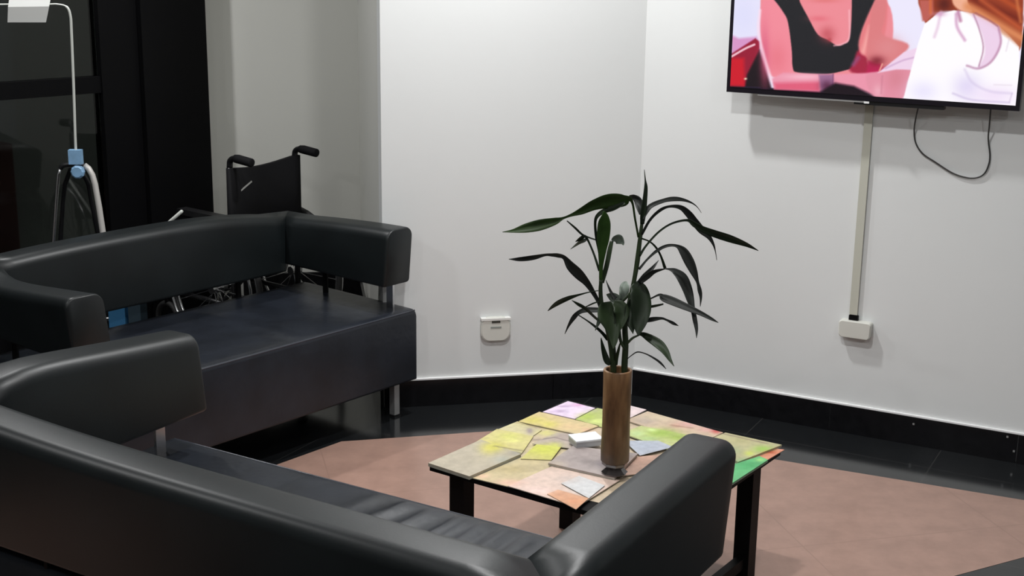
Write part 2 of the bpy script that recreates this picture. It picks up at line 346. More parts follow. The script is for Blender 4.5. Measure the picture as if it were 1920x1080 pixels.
# ------------------------------------------------------------------ sofas
ZS, ZB, ZC, ZT = .378, .131, .473, .661
def sofa(name, label, origin, ang, L, D, mirror, crown, wrinkles, zc=(.473, .473, .445), out=0, lift=0, hump=0, blift=0, pb=.07):
    """local frame: a along the length from the right-hand front corner, b from the front edge backwards"""
    t = thing(name, label, 'sofa', (origin[0], origin[1], 0), 0)
    c, s = math.cos(rad(ang)), math.sin(rad(ang))
    def P(a, b, z):
        if mirror: a = L-a
        return Vector((origin[0]-a*c-b*s, origin[1]-a*s+b*c, z))
    T = .118; TI = .022
    # seat slab with softly rounded edges and shallow folds
    nx, ny = 90, 34; g = .022
    def prof(v):                       # v 0..1 across the top incl. edge rounding
        return v
    bm = bmesh.new()
    bm2 = bmesh.new(); prism(bm2, [P(.0, .0, 0).xy, P(L, 0, 0).xy, P(L, D-.06, 0).xy, P(0, D-.06, 0).xy], ZB, ZS-.02)
    bm2.free()
    rows = []
    bs = [0, 0, .0, .002, .007, .014]+list(np.linspace(.03, D-.105, ny))+[D-.084, D-.072, D-.062, D-.06, D-.06]
    zs_ = [ZB, ZB+.006, ZS-.016, ZS-.008, ZS-.003, ZS-.0005]+[ZS]*ny+[ZS-.001, ZS-.006, ZS-.02, ZB+.004, ZB]
    aas = [0, .002, .005, .010]+list(np.linspace(.03, L-.03, nx))+[L-.010, L-.005, L-.002, L]
    for ia, a in enumerate(aas):
        ea = min(a, L-a); drop = 0
        if ea < .010: drop = .010*(1-math.sqrt(max(0, 1-(1-ea/.010)**2)))
        row = []
        for ib, (b, z) in enumerate(zip(bs, zs_)):
            zz = z
            if z > ZS-.017: zz -= drop
            if 5 < ib < len(bs)-6:
                zz += .004*math.sin(math.pi*a/L)*math.sin(math.pi*b/D)
                for (wa, amp, wd) in wrinkles:
                    d_ = a-wa-.05*(b/D)+.006*math.sin(b*25+wa*9); zz += amp*math.exp(-(d_/wd)**2)*min(1, b/.05)
            bb = b
            if ib < 3: bb = -.004*math.sin(a*9)*0
            row.append(bm.verts.new(P(a, bb, zz)))
        rows.append(row)
    for r0, r1 in zip(rows, rows[1:]):
        for i in range(len(r0)-1): bm.faces.new((r0[i], r0[i+1], r1[i+1], r1[i]))
    for r0, r1 in zip(rows, rows[1:]): bm.faces.new((r0[0], r1[0], r1[-1], r0[-1]))
    bm.faces.new(rows[0]); bm.faces.new(rows[-1])
    obj('seat', bm, M_seat, t, True)
    # piping on the seat's top front edge, coloured lighter to paint its highlight
    bm = bmesh.new(); tube(bm, [P(a, .005, ZS-.0055) for a in np.linspace(.004, L-.004, 20)], .0032, 8); obj('piping', bm, mat('highlight_piping', (.03, .034, .045), .28), t, True)
    # section of a cushion, outer side positive n
    def section(k, ZC):                    # list of (n, z); leans outwards towards the top
        zt = ZT + k; pts = []
        def R(cx, cz, r, a0, a1, n=5): return [(cx+r*math.cos(rad(a0+(a1-a0)*i/n)), cz+r*math.sin(rad(a0+(a1-a0)*i/n))) for i in range(n+1)]
        ro, rb = .032, .010
        raw = R(T-rb, ZC+rb, rb, -90, 0, 3)+R(T-ro, zt-ro, ro, 0, 90, 7)+R(ro, zt-ro, ro, 90, 180, 7)+R(rb, ZC+rb, rb, 180, 270, 3)
        h = zt-ZC
        return [(x-TI*(zt-z)/h*(1 if True else 0)*(1-.15*x/T), z) for x, z in raw]
    def sweep(nm, st, ZC, m=M_leather):
        # st: list of (base xy in (a,b), normal in (a,b) scaled, crown, shrink)
        bm = bmesh.new(); rings = []
        for (a, b, na, nb, k, sh) in st:
            sec = section(k, ZC); cx = T/2-.01; cz = (ZC+ZT)/2
            rings.append([bm.verts.new(P(a+((x-cx)*sh+cx)*na, b+((x-cx)*sh+cx)*nb, (z-cz)*(1-(1-sh)*.55)+cz)) for x, z in sec])
        for r0, r1 in zip(rings, rings[1:]):
            for i in range(len(r0)): bm.faces.new((r0[i], r0[(i+1) % len(r0)], r1[(i+1) % len(r0)], r1[i]))
        bm.faces.new(rings[0]); bm.faces.new(rings[-1][::-1])
        o = obj(nm, bm, m, t, True)
        return o
    ba = .012
    ends = [(0, .93), (.002, .965), (.005, .985), (.010, 1)]
    cr, cl = crown if isinstance(crown, tuple) else (crown, crown)
    # arms: inner face at T from the outer side. mitre at the rear corners
    for side in (0, 1):
        kc = (lambda u, q=(cr, cl)[side], h=hump*side: q*u**1.5+1.3*h*u*(1-u**8))
        a0, na = (T-out, -1) if side == 0 else (L-T+out, 1)
        tr = lift if side == 0 else 0
        st = [(a0, ba+e, na, 0, tr, sh) for e, sh in ends]
        for u in np.linspace(.06, 1, 12):
            b = ba + (D-T-ba)*u
            st.append((a0, b, na, 0, kc(u)+tr*(1-u), 1))
        st[-1] = (a0, D-T-.0015, na, 1, kc(1), 1)          # mitre station
        sweep('armrest', st, zc[side])
    st = []
    for u in np.linspace(0, 1, 25):
        e = abs(2*u-1); na = 0
        if u == 0: na = -1
        if u == 1: na = 1
        st.append((T-out+(L-2*T+2*out)*u, D-T, na, 1, (cr*max(0, 1-2*u)**2.2+cl*max(0, 2*u-1)**2.2)+blift*(1-e**3), 1))
    sweep('backrest', st, zc[2])
    # flat posts carrying arms and back
    def post(a, b, w=.028, d=.008, along=0):
        bm = bmesh.new(); ax = (-c, -s, 0); bx = (-s, c, 0); p = P(a, b, (ZS+ZC)/2-.002)
        obox(bm, p, ax if along == 0 else bx, bx if along == 0 else ax, (0, 0, 1), w, d, ZC-ZS+.02); bevel(bm, .0015, 1); obj('post', bm, M_chrome, t)
    for a, b in ((.052, .07), (L-.052, pb)): post(a, b, .03, .008, 1)
    for a in (.06, L-.06):
        bm = bmesh.new(); tube(bm, [P(a, D*.6, ZS-.01), P(a, D*.6, ZC+.006)], .010, 8); obj('back_post', bm, M_blk, t)
    for a in (.3, L-.3):
        bm = bmesh.new(); tube(bm, [P(a, D-.075, ZS-.01), P(a, D-.075, ZC)], .010, 8); obj('back_post', bm, M_blk, t)
    # dark rails under arms and back
    bm = bmesh.new()
    for (p, q) in (((.05, .05), (.05, D-.07)), ((L-.05, .05), (L-.05, D-.07)), ((.05, D-.08), (L-.05, D-.08))):
        tube(bm, [P(*p, ZC+.006), P(*q, ZC+.006)], .008, 8)
    obj('support_rail', bm, M_blk, t)
    for a, b in ((.058, .049), (L-.058, .049), (.058, D-.11), (L-.058, D-.11)):
        bm = bmesh.new(); ax = (-c, -s, 0); bx = (-s, c, 0)
        obox(bm, P(a, b, (ZB+.006)/2+.003), ax, bx, (0, 0, 1), .024, .024, ZB-.004); bevel(bm, .002, 1)
        lg = obj('leg', bm, M_steel, t)
        bm = bmesh.new(); obox(bm, P(a, b, .003), ax, bx, (0, 0, 1), .03, .03, .006); obj('foot_pad', bm, M_blkpl, lg)
    bm = bmesh.new(); prism(bm, [P(.03, .03, 0).xy, P(L-.03, .03, 0).xy, P(L-.03, D-.09, 0).xy, P(.03, D-.09, 0).xy], ZB-.012, ZB+.002); obj('under_frame', bm, M_blk, t)
    return t, P
sofa1, P1 = sofa('sofa', 'black leather two-seat sofa standing against the wall, its seat facing the table', (-.321, 4.448), 49.957, 1.305, .638, False, (-.028, 0), [(.5, .003, .03), (.9, .0035, .04)], hump=-.035, blift=.012)
sofa2, P2 = sofa('sofa', 'black leather two-seat sofa in the foreground, seen over its backrest from behind', (-.837, 3.219), 149.016, 1.48, .727, True, (0, .02), [(.42, .009, .013), (.48, .011, .013), (.54, .008, .012), (.60, .011, .014), (.68, .009, .013), (.75, .009, .015), (.83, .004, .02), (1.0, .003, .03)], (.435, .473, .412), .010, .017, .035, 0, .10)

# ------------------------------------------------------------------ coffee table
ta = rad(55.158); TX, TY, TW, TW2, TZ = -.197, 3.117, .617, .647, .353
def TP(a, b, z): return Vector((TX+a*math.cos(ta)+b*math.sin(ta), TY+a*math.sin(ta)-b*math.cos(ta), z))
tax = (math.cos(ta), math.sin(ta), 0); tbx = (math.sin(ta), -math.cos(ta), 0)
tbl = thing('coffee_table', 'low square coffee table with black legs, its top covered with magazines', 'table', TP(TW/2, TW2/2, 0))
bm = bmesh.new(); obox(bm, TP(TW/2, TW2/2, TZ-.011), tax, tbx, (0, 0, 1), TW-.004, TW2-.004, .012); bevel(bm, .003, 2); obj('tabletop', bm, M_blk, tbl)
bm = bmesh.new(); g = .075
for a in (g, TW-g): obox(bm, TP(a, TW2/2, TZ-.027), tbx, tax, (0, 0, 1), TW2-2*g, .02, .020)
for b in (g, TW2-g): obox(bm, TP(TW/2, b, TZ-.027), tax, tbx, (0, 0, 1), TW-2*g, .02, .020)
obj('apron', bm, M_blk, tbl)
lr = atz(1402, 1068, 0)[:2]-np.array([TX, TY]); la_ = lr @ np.array(tax[:2]); lb_ = lr @ np.array(tbx[:2])
for a, b in ((.058, .058), (TW-.058, .058), (.058, TW2-.058), (TW-.058, TW2-.058)):
    bm = bmesh.new(); obox(bm, TP(a, b, (TZ-.017)/2), tax, tbx, (0, 0, 1), .043, .043, TZ-.017); bevel(bm, .003, 2); obj('leg', bm, M_blk, tbl)
bm = bmesh.new(); obox(bm, TP(TW/2, TW2-.058, .055), tax, tbx, (0, 0, 1), TW-.15, .022, .03); bevel(bm, .002, 1); obj('stretcher', bm, M_blk, tbl)

# ------------------------------------------------------------------ printed matter on the table
BLOTS = [
 ('e', 915, 845, 16, 12, (205, 195, 105), .7), ('e', 925, 838, 22, 10, (205, 200, 80), .9), ('e', 955, 818, 26, 8, (205, 205, 110), .9), ('e', 962, 826, 18, 4, (225, 225, 130), .7),
 ('e', 900, 862, 30, 14, (178, 168, 145), .6), ('e', 945, 862, 22, 8, (160, 165, 155), .8), ('e', 968, 850, 12, 5, (140, 140, 135), .8),
 ('e', 965, 798, 25, 6, (205, 198, 150), .7), ('e', 993, 808, 7, 6, (135, 120, 130), .8), ('e', 1010, 801, 10, 4, (150, 135, 130), .6),
 ('e', 1000, 788, 26, 9, (205, 195, 95), .9), ('e', 1030, 796, 20, 7, (215, 205, 100), .9), ('e', 1070, 800, 26, 6, (215, 185, 140), .8), ('e', 1100, 806, 12, 5, (225, 180, 150), .7),
 ('e', 1025, 812, 16, 6, (215, 215, 110), .8), ('e', 1020, 843, 24, 10, (200, 205, 75), .95), ('e', 1040, 835, 14, 6, (205, 210, 95), .8),
 ('e', 990, 862, 40, 14, (195, 180, 135), .6), ('e', 960, 880, 28, 9, (195, 178, 125), .7), ('e', 1045, 870, 20, 8, (185, 168, 145), .6),
 ('e', 905, 893, 14, 5, (235, 195, 165), .8), ('e', 955, 905, 30, 7, (225, 180, 160), .8), ('e', 1010, 920, 32, 8, (235, 205, 195), .8),
 ('e', 1065, 898, 24, 9, (195, 180, 172), .7), ('e', 1090, 915, 24, 10, (205, 205, 205), .9), ('e', 1050, 928, 18, 6, (205, 150, 115), .9), ('e', 1075, 940, 18, 8, (210, 145, 105), .9),
 ('e', 1062, 770, 18, 6, (225, 215, 232), .5), ('e', 1085, 759, 14, 3, (215, 155, 200), .8), ('e', 1050, 771, 16, 3, (170, 140, 180), .6), ('e', 1060, 762, 15, 2, (150, 120, 160), .5),
 ('e', 1100, 781, 18, 7, (170, 190, 80), .9), ('e', 1118, 790, 12, 5, (225, 240, 140), .8), ('e', 1112, 770, 12, 3, (175, 175, 140), .7),
 ('e', 1195, 772, 14, 5, (225, 205, 205), .7), ('e', 1210, 788, 22, 8, (165, 150, 140), .8), ('e', 1235, 782, 30, 7, (205, 190, 160), .9), ('e', 1290, 795, 24, 8, (215, 165, 160), .85),
 ('e', 1325, 805, 18, 6, (215, 160, 155), .8), ('e', 1343, 808, 9, 5, (190, 65, 65), .95), ('e', 1268, 798, 12, 5, (195, 150, 130), .7),
 ('e', 1240, 812, 34, 9, (155, 185, 75), .95), ('e', 1270, 820, 18, 6, (150, 175, 70), .9), ('e', 1222, 806, 10, 3, (205, 230, 150), .9), ('e', 1195, 813, 16, 6, (190, 215, 150), .9), ('e', 1215, 822, 20, 4, (160, 190, 120), .8),
 ('e', 1390, 825, 26, 9, (175, 170, 120), .8), ('e', 1430, 842, 20, 7, (150, 190, 80), .95), ('e', 1405, 850, 10, 5, (195, 210, 90), .9), ('e', 1380, 845, 12, 8, (165, 175, 130), .8),
 ('e', 1400, 872, 26, 10, (75, 175, 105), .95), ('e', 1380, 885, 12, 10, (95, 190, 120), .8), ('e', 1425, 862, 10, 4, (165, 225, 130), .8),
 ('e', 1445, 848, 12, 3, (190, 90, 60), .95), ('e', 1462, 842, 8, 3, (225, 160, 140), .9),
 ('e', 1090, 860, 40, 14, (160, 148, 145), .6), ('e', 1130, 870, 16, 8, (135, 125, 130), .7), ('e', 1065, 818, 28, 7, (165, 150, 142), .7), ('e', 1210, 836, 26, 8, (168, 176, 190), .8), ('e', 1200, 864, 20, 8, (190, 150, 130), .8), ('e', 1180, 872, 10, 6, (175, 140, 125), .8),
 ('l', [(1258, 797), (1300, 803)], (150, 110, 90), 2, 2, .6), ('l', [(925, 836), (985, 846)], (110, 100, 70), 1.5, 1.5, .7), ('l', [(1350, 812), (1440, 832)], (120, 105, 90), 1.5, 1.5, .7),
 ('l', [(1000, 826), (1040, 820), (1085, 832)], (110, 95, 95), 1.5, 1.5, .7), ('l', [(880, 795), (960, 790), (1005, 802)], (150, 130, 90), 1.5, 2, .6)]
SHEETS = [  # name, corners in order, base colour, thickness, lift, label
 ('newspaper', [(812, 868), (1062, 756), (1458, 838), (1238, 970)], (196, 178, 152), .0012, 0, 'large beige newspaper spread as the bottom layer over the whole coffee table'),
 ('magazine', [(972, 790), (1011, 772), (1124, 798), (1082, 814)], (206, 186, 138), .003, .002, 'yellow and peach magazine just in front of the white and pink one'),
 ('leaflet', [(926, 808), (970, 790), (1016, 806), (985, 827)], (200, 190, 150), .0015, .002, 'small cream leaflet with yellow print at the table\'s back left edge'),
 ('magazine', [(893, 828), (932, 804), (1000, 818), (978, 850)], (202, 192, 128), .003, .002, 'yellow magazine on the left table edge, between the cream leaflet and the grey magazine'),
 ('magazine', [(1018, 772), (1065, 752), (1116, 765), (1078, 785)], (226, 206, 228), .004, .002, 'white and pink magazine at the far corner of the coffee table'),
 ('magazine', [(1079, 786), (1120, 765), (1166, 775), (1140, 804)], (176, 186, 112), .003, .002, 'lime green magazine partly behind the bamboo vase'),
 ('leaflet', [(1128, 772), (1168, 757), (1212, 768), (1180, 784)], (222, 205, 205), .003, .002, 'pale pink leaflet on the far table edge right behind the vase'),
 ('magazine', [(1174, 788), (1214, 771), (1356, 811), (1310, 832)], (200, 178, 152), .004, .002, 'beige magazine with a red spot along the far right table edge'),
 ('magazine', [(1166, 812), (1202, 798), (1322, 822), (1262, 846)], (186, 192, 128), .003, .0045, 'green and yellow magazine lying right of the vase'),
 ('magazine', [(1316, 830), (1360, 811), (1466, 834), (1384, 866)], (186, 180, 138), .006, .002, 'thick greenish magazine at the right-hand table corner'),
 ('leaflet', [(1392, 868), (1448, 840), (1471, 843), (1424, 871)], (214, 140, 112), .002, .0005, 'orange leaflet poking out from the right-hand table corner'),
 ('magazine', [(1335, 884), (1424, 855), (1440, 862), (1374, 905)], (96, 180, 118), .006, .006, 'bright green magazine on the right table edge above the leg'),
 ('leaflet', [(998, 832), (1044, 811), (1118, 818), (1082, 842)], (178, 164, 152), .0015, .0045, 'brownish grey leaflet under the left end of the small white box'),
 ('magazine', [(886, 896), (990, 852), (1078, 876), (985, 920)], (196, 180, 140), .002, .002, 'beige newspaper section on the front table edge beside the left leg'),
 ('newspaper', [(952, 911), (1048, 868), (1162, 900), (1082, 950)], (214, 190, 176), .002, .0045, 'pale pink newspaper at the front table edge next to the sofa arm'),
 ('leaflet', [(976, 860), (1006, 833), (1052, 838), (1034, 862)], (200, 200, 92), .002, .0045, 'small lime yellow leaflet in the left middle of the table'),
 ('leaflet', [(1026, 926), (1046, 918), (1104, 934), (1080, 955)], (208, 156, 120), .0015, .007, 'orange brown leaflet hanging at the front corner of the table'),
 ('sheet_of_paper', [(1052, 906), (1086, 892), (1134, 910), (1104, 934)], (206, 206, 206), .0008, .0085, 'white grey sheet of paper on the pink newspaper by the sofa arm'),
 ('magazine', [(1028, 868), (1074, 836), (1196, 850), (1152, 896)], (168, 156, 152), .006, .007, 'grey magazine lying under the bamboo vase'),
 ('magazine', [(1178, 858), (1238, 852), (1226, 884), (1168, 892)], (196, 158, 138), .002, .004, 'brown pink magazine between the vase and the near sofa arm'),
 ('sheet_of_paper', [(1170, 826), (1234, 826), (1262, 838), (1200, 854)], (176, 182, 194), .001, .0075, 'blue grey sheet of paper right of the vase foot'),
 ('magazine', [(803, 868), (880, 893), (977, 851), (902, 824)], (180, 170, 150), .009, .002, 'grey beige magazine stack at the left-hand corner of the table'),
]
M_print = vcmat('printed_paper', .45, noise=55)
def sheet(nm, q, col, th, lift, label, n=36):
    z0 = TZ-.005+lift+.0004; z1 = z0+th
    Q = [np.array(atz(x, y, z1)[:2]) for x, y in q]
    uu, vv = np.meshgrid(np.linspace(0, 1, n), np.linspace(0, 1, n)); u, v = uu.ravel()[:, None], vv.ravel()[:, None]
    P = Q[0]*(1-u)*(1-v)+Q[1]*(1-u)*v+Q[2]*u*v+Q[3]*u*(1-v)
    N = n*n; top = np.concatenate([P, np.full((N, 1), z1)], 1); bot = np.concatenate([P, np.full((N, 1), z0)], 1)
    f = []
    for j in range(n-1):
        for i in range(n-1):
            a = j*n+i; f.append((a, a+1, a+n+1, a+n)); f.append((N+a, N+a+n, N+a+n+1, N+a+1))
    bd = [i for i in range(n)]+[j*n+n-1 for j in range(1, n)]+[(n-1)*n+i for i in range(n-2, -1, -1)]+[j*n for j in range(n-2, 0, -1)]
    for a, b in zip(bd, bd[1:]+bd[:1]): f.append((a, N+a, N+b, b))
    me = bpy.data.meshes.new(nm); me.from_pydata(np.concatenate([top, bot]).tolist(), [], f); me.update()
    P2d = projn(top); C = paint(P2d, col, BLOTS)*.84
    paper = np.tile(np.array(srgb(150, 150, 140)), (N, 1)); setcol(me, np.concatenate([C, paper]))
    bmx = bmesh.new(); bmx.from_mesh(me); bmesh.ops.recalc_face_normals(bmx, faces=bmx.faces); bmx.to_mesh(me); bmx.free()
    o = link(nm, me, M_print); recenter(o); return tag(o, label, nm.replace('_', ' ') if nm != 'sheet_of_paper' else 'paper')
for s in SHEETS: sheet(*s)
# small white box
bt = thing('small_box', 'small white cardboard box on the table left of the vase', 'box', (0, 0, 0)); pb = atz(1098, 832, TZ+.006); bt.location = tuple(pb)
bm = bmesh.new(); obox(bm, (pb[0], pb[1], TZ+.0145), (.94, .34, 0), (-.34, .94, 0), (0, 0, 1), .072, .052, .015); bevel(bm, .0015, 1); obj('box_body', bm, mat('grey_card', (.42, .43, .45), .6), bt)
bm = bmesh.new(); obox(bm, (pb[0], pb[1], TZ+.0235), (.94, .34, 0), (-.34, .94, 0), (0, 0, 1), .074, .054, .004); bevel(bm, .001, 1); obj('lid', bm, mat('white_card', (.72, .75, .78), .5), bt)

# ------------------------------------------------------------------ bamboo vase
VB = atz(1152, 884, TZ+.012); VX, VY, VZ = VB[0], VB[1], TZ+.0090
vt = thing('bamboo_vase', 'tall brown bamboo cane vase on a small foot in the middle of the table', 'vase', (VX, VY, VZ))
m = bpy.data.materials.new('bamboo_cane'); m.use_nodes = True; nt = m.node_tree; b = nt.nodes['Principled BSDF']; b.inputs['Roughness'].default_value = .45
tc = nt.nodes.new('ShaderNodeTexCoord'); mp = nt.nodes.new('ShaderNodeMapping'); mp.inputs['Scale'].default_value = (26, 26, 7); nt.links.new(tc.outputs['Object'], mp.inputs['Vector'])
n = nt.nodes.new('ShaderNodeTexNoise'); n.inputs['Scale'].default_value = 1.0; n.inputs['Detail'].default_value = 5; nt.links.new(mp.outputs['Vector'], n.inputs['Vector'])
r = nt.nodes.new('ShaderNodeValToRGB'); r.color_ramp.elements[0].position = .33; r.color_ramp.elements[0].color = (.10, .045, .018, 1); r.color_ramp.elements[1].position = .68; r.color_ramp.elements[1].color = (.42, .25, .13, 1)
e = r.color_ramp.elements.new(.5); e.color = (.23, .118, .05, 1)
nt.links.new(n.outputs['Fac'], r.inputs['Fac'])
# cane colour gets darker towards its lower half
sp = nt.nodes.new('ShaderNodeSeparateXYZ'); nt.links.new(tc.outputs['Object'], sp.inputs[0])
mr = nt.nodes.new('ShaderNodeMapRange'); mr.inputs['From Min'].default_value = .03; mr.inputs['From Max'].default_value = .20; mr.inputs['To Min'].default_value = .22; mr.inputs['To Max'].default_value = 1.0
nt.links.new(sp.outputs['Z'], mr.inputs['Value'])
mx = nt.nodes.new('ShaderNodeMix'); mx.data_type = 'RGBA'; mx.blend_type = 'MULTIPLY'; mx.inputs['Factor'].default_value = 1
nt.links.new(r.outputs['Color'], mx.inputs['A']); nt.links.new(mr.outputs['Result'], mx.inputs['B']); nt.links.new(mx.outputs['Result'], b.inputs['Base Color'])
M_bam = m
vr = .0338; vh = .229
FH = .029
bm = bmesh.new(); lathe(bm, (VX, VY, VZ+FH), [(0, .0), (vr-.004, .0), (vr, .004), (vr+.0005, .03), (vr-.001, .10), (vr-.0005, vh-.03), (vr, vh-.002), (vr-.001, vh), (vr-.0055, vh), (vr-.006, vh-.004), (vr-.006, .05), (0, .05)], 40); obj('cane', bm, M_bam, vt, True)
bm = bmesh.new(); lathe(bm, (VX, VY, VZ), [(0, 0), (vr-.004, 0), (vr-.002, .003), (vr-.014, .014), (vr-.003, FH-.0065), (vr-.003, FH-.0004), (0, FH-.0004)], 8); obj('foot', bm, mat('dark_glass_foot', (.10, .09, .09), .05, metal=.6, coat=.5), vt)

# ------------------------------------------------------------------ plant
pl = thing('potted_plant', 'dark green lucky bamboo plant with long arching leaves growing out of the cane vase', 'plant', (VX, VY, VZ+.02))
YV = VY
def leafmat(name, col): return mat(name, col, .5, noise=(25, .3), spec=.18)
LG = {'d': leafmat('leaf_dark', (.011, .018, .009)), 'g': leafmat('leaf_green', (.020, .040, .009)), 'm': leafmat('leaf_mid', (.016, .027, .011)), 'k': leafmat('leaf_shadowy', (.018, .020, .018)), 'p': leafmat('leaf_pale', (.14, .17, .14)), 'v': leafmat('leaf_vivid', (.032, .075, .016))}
# every leaf: material, depth at the base, depth at the tip, then (x, y, width) sight marks
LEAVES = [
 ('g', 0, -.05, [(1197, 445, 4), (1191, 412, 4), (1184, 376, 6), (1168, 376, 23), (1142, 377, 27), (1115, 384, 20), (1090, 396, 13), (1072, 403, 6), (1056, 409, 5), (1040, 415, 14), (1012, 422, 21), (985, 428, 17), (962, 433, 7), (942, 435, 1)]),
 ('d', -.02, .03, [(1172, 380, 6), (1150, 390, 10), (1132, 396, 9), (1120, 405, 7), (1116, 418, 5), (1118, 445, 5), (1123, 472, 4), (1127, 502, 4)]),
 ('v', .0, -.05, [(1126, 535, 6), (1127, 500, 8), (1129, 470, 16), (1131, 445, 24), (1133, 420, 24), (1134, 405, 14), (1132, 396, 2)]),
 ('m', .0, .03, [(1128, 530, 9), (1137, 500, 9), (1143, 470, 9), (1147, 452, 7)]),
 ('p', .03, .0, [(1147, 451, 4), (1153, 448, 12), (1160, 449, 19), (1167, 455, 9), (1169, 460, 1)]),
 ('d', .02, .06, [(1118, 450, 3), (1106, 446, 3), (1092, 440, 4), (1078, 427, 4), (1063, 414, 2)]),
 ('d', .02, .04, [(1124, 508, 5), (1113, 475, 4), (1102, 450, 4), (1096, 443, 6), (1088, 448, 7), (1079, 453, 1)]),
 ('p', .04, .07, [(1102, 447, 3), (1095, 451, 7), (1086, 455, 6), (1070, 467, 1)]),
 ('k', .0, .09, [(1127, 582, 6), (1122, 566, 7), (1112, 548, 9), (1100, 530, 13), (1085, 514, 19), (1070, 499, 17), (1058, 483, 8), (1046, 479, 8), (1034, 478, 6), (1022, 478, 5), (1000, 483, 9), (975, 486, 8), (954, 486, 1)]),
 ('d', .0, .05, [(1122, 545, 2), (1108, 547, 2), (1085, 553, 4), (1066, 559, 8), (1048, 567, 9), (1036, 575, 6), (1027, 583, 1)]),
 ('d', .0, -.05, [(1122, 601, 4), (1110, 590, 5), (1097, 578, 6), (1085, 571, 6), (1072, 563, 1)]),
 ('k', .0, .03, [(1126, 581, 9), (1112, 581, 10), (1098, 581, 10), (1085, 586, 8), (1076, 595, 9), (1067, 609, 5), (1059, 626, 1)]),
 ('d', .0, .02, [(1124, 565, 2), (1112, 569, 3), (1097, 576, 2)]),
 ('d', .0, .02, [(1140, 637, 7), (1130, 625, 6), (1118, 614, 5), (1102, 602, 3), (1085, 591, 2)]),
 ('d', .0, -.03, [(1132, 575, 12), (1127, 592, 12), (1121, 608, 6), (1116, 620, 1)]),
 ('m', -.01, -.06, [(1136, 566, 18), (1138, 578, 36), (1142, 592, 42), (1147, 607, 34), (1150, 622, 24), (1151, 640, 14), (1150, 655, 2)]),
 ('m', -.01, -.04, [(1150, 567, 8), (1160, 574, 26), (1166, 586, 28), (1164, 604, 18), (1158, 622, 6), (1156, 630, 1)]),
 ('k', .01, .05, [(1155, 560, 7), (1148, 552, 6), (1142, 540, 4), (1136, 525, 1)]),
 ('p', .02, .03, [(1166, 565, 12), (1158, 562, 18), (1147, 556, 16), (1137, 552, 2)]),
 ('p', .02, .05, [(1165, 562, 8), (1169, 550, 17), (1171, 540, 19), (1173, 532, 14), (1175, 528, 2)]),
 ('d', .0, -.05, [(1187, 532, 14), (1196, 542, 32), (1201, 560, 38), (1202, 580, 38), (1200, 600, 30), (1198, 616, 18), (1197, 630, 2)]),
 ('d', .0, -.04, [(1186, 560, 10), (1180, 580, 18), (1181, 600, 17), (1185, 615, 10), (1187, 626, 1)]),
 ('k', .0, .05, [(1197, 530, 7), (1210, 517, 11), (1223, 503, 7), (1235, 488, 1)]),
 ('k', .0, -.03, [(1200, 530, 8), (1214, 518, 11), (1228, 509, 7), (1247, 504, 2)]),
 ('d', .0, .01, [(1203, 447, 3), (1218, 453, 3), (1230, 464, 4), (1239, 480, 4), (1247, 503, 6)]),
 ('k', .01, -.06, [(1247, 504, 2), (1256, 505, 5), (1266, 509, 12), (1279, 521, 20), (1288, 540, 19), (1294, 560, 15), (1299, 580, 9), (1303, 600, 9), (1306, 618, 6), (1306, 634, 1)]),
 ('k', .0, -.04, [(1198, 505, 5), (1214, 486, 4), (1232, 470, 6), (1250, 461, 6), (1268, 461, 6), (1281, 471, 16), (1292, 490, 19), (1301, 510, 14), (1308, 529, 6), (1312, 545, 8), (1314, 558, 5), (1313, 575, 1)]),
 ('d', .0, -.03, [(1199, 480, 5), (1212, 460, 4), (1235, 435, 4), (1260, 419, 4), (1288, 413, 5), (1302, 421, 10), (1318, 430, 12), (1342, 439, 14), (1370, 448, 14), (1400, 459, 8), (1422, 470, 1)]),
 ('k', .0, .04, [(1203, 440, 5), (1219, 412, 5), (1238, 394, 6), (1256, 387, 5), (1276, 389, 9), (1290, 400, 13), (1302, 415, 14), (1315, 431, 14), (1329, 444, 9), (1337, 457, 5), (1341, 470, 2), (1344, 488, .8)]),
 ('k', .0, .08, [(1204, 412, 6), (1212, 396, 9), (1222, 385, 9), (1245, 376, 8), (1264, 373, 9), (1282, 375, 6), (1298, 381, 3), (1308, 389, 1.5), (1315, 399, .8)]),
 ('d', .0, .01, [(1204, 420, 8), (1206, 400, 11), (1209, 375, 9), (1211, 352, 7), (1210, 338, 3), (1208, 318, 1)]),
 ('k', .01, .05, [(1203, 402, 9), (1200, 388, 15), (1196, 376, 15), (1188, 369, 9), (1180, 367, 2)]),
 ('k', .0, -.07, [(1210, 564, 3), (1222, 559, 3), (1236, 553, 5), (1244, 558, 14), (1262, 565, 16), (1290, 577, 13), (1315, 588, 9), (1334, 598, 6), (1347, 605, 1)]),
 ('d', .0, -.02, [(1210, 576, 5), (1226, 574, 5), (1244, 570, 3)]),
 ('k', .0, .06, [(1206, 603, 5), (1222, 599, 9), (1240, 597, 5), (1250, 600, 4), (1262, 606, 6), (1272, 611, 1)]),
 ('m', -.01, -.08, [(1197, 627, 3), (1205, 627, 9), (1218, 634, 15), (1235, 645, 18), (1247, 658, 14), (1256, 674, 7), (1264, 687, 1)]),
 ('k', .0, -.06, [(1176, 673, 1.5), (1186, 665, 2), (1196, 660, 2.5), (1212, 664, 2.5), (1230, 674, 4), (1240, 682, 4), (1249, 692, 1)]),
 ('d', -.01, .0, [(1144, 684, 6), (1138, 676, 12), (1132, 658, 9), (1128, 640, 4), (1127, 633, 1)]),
 ('m', -.01, -.03, [(1154, 684, 8), (1156, 672, 7), (1160, 655, 5), (1164, 638, 1)]),
]
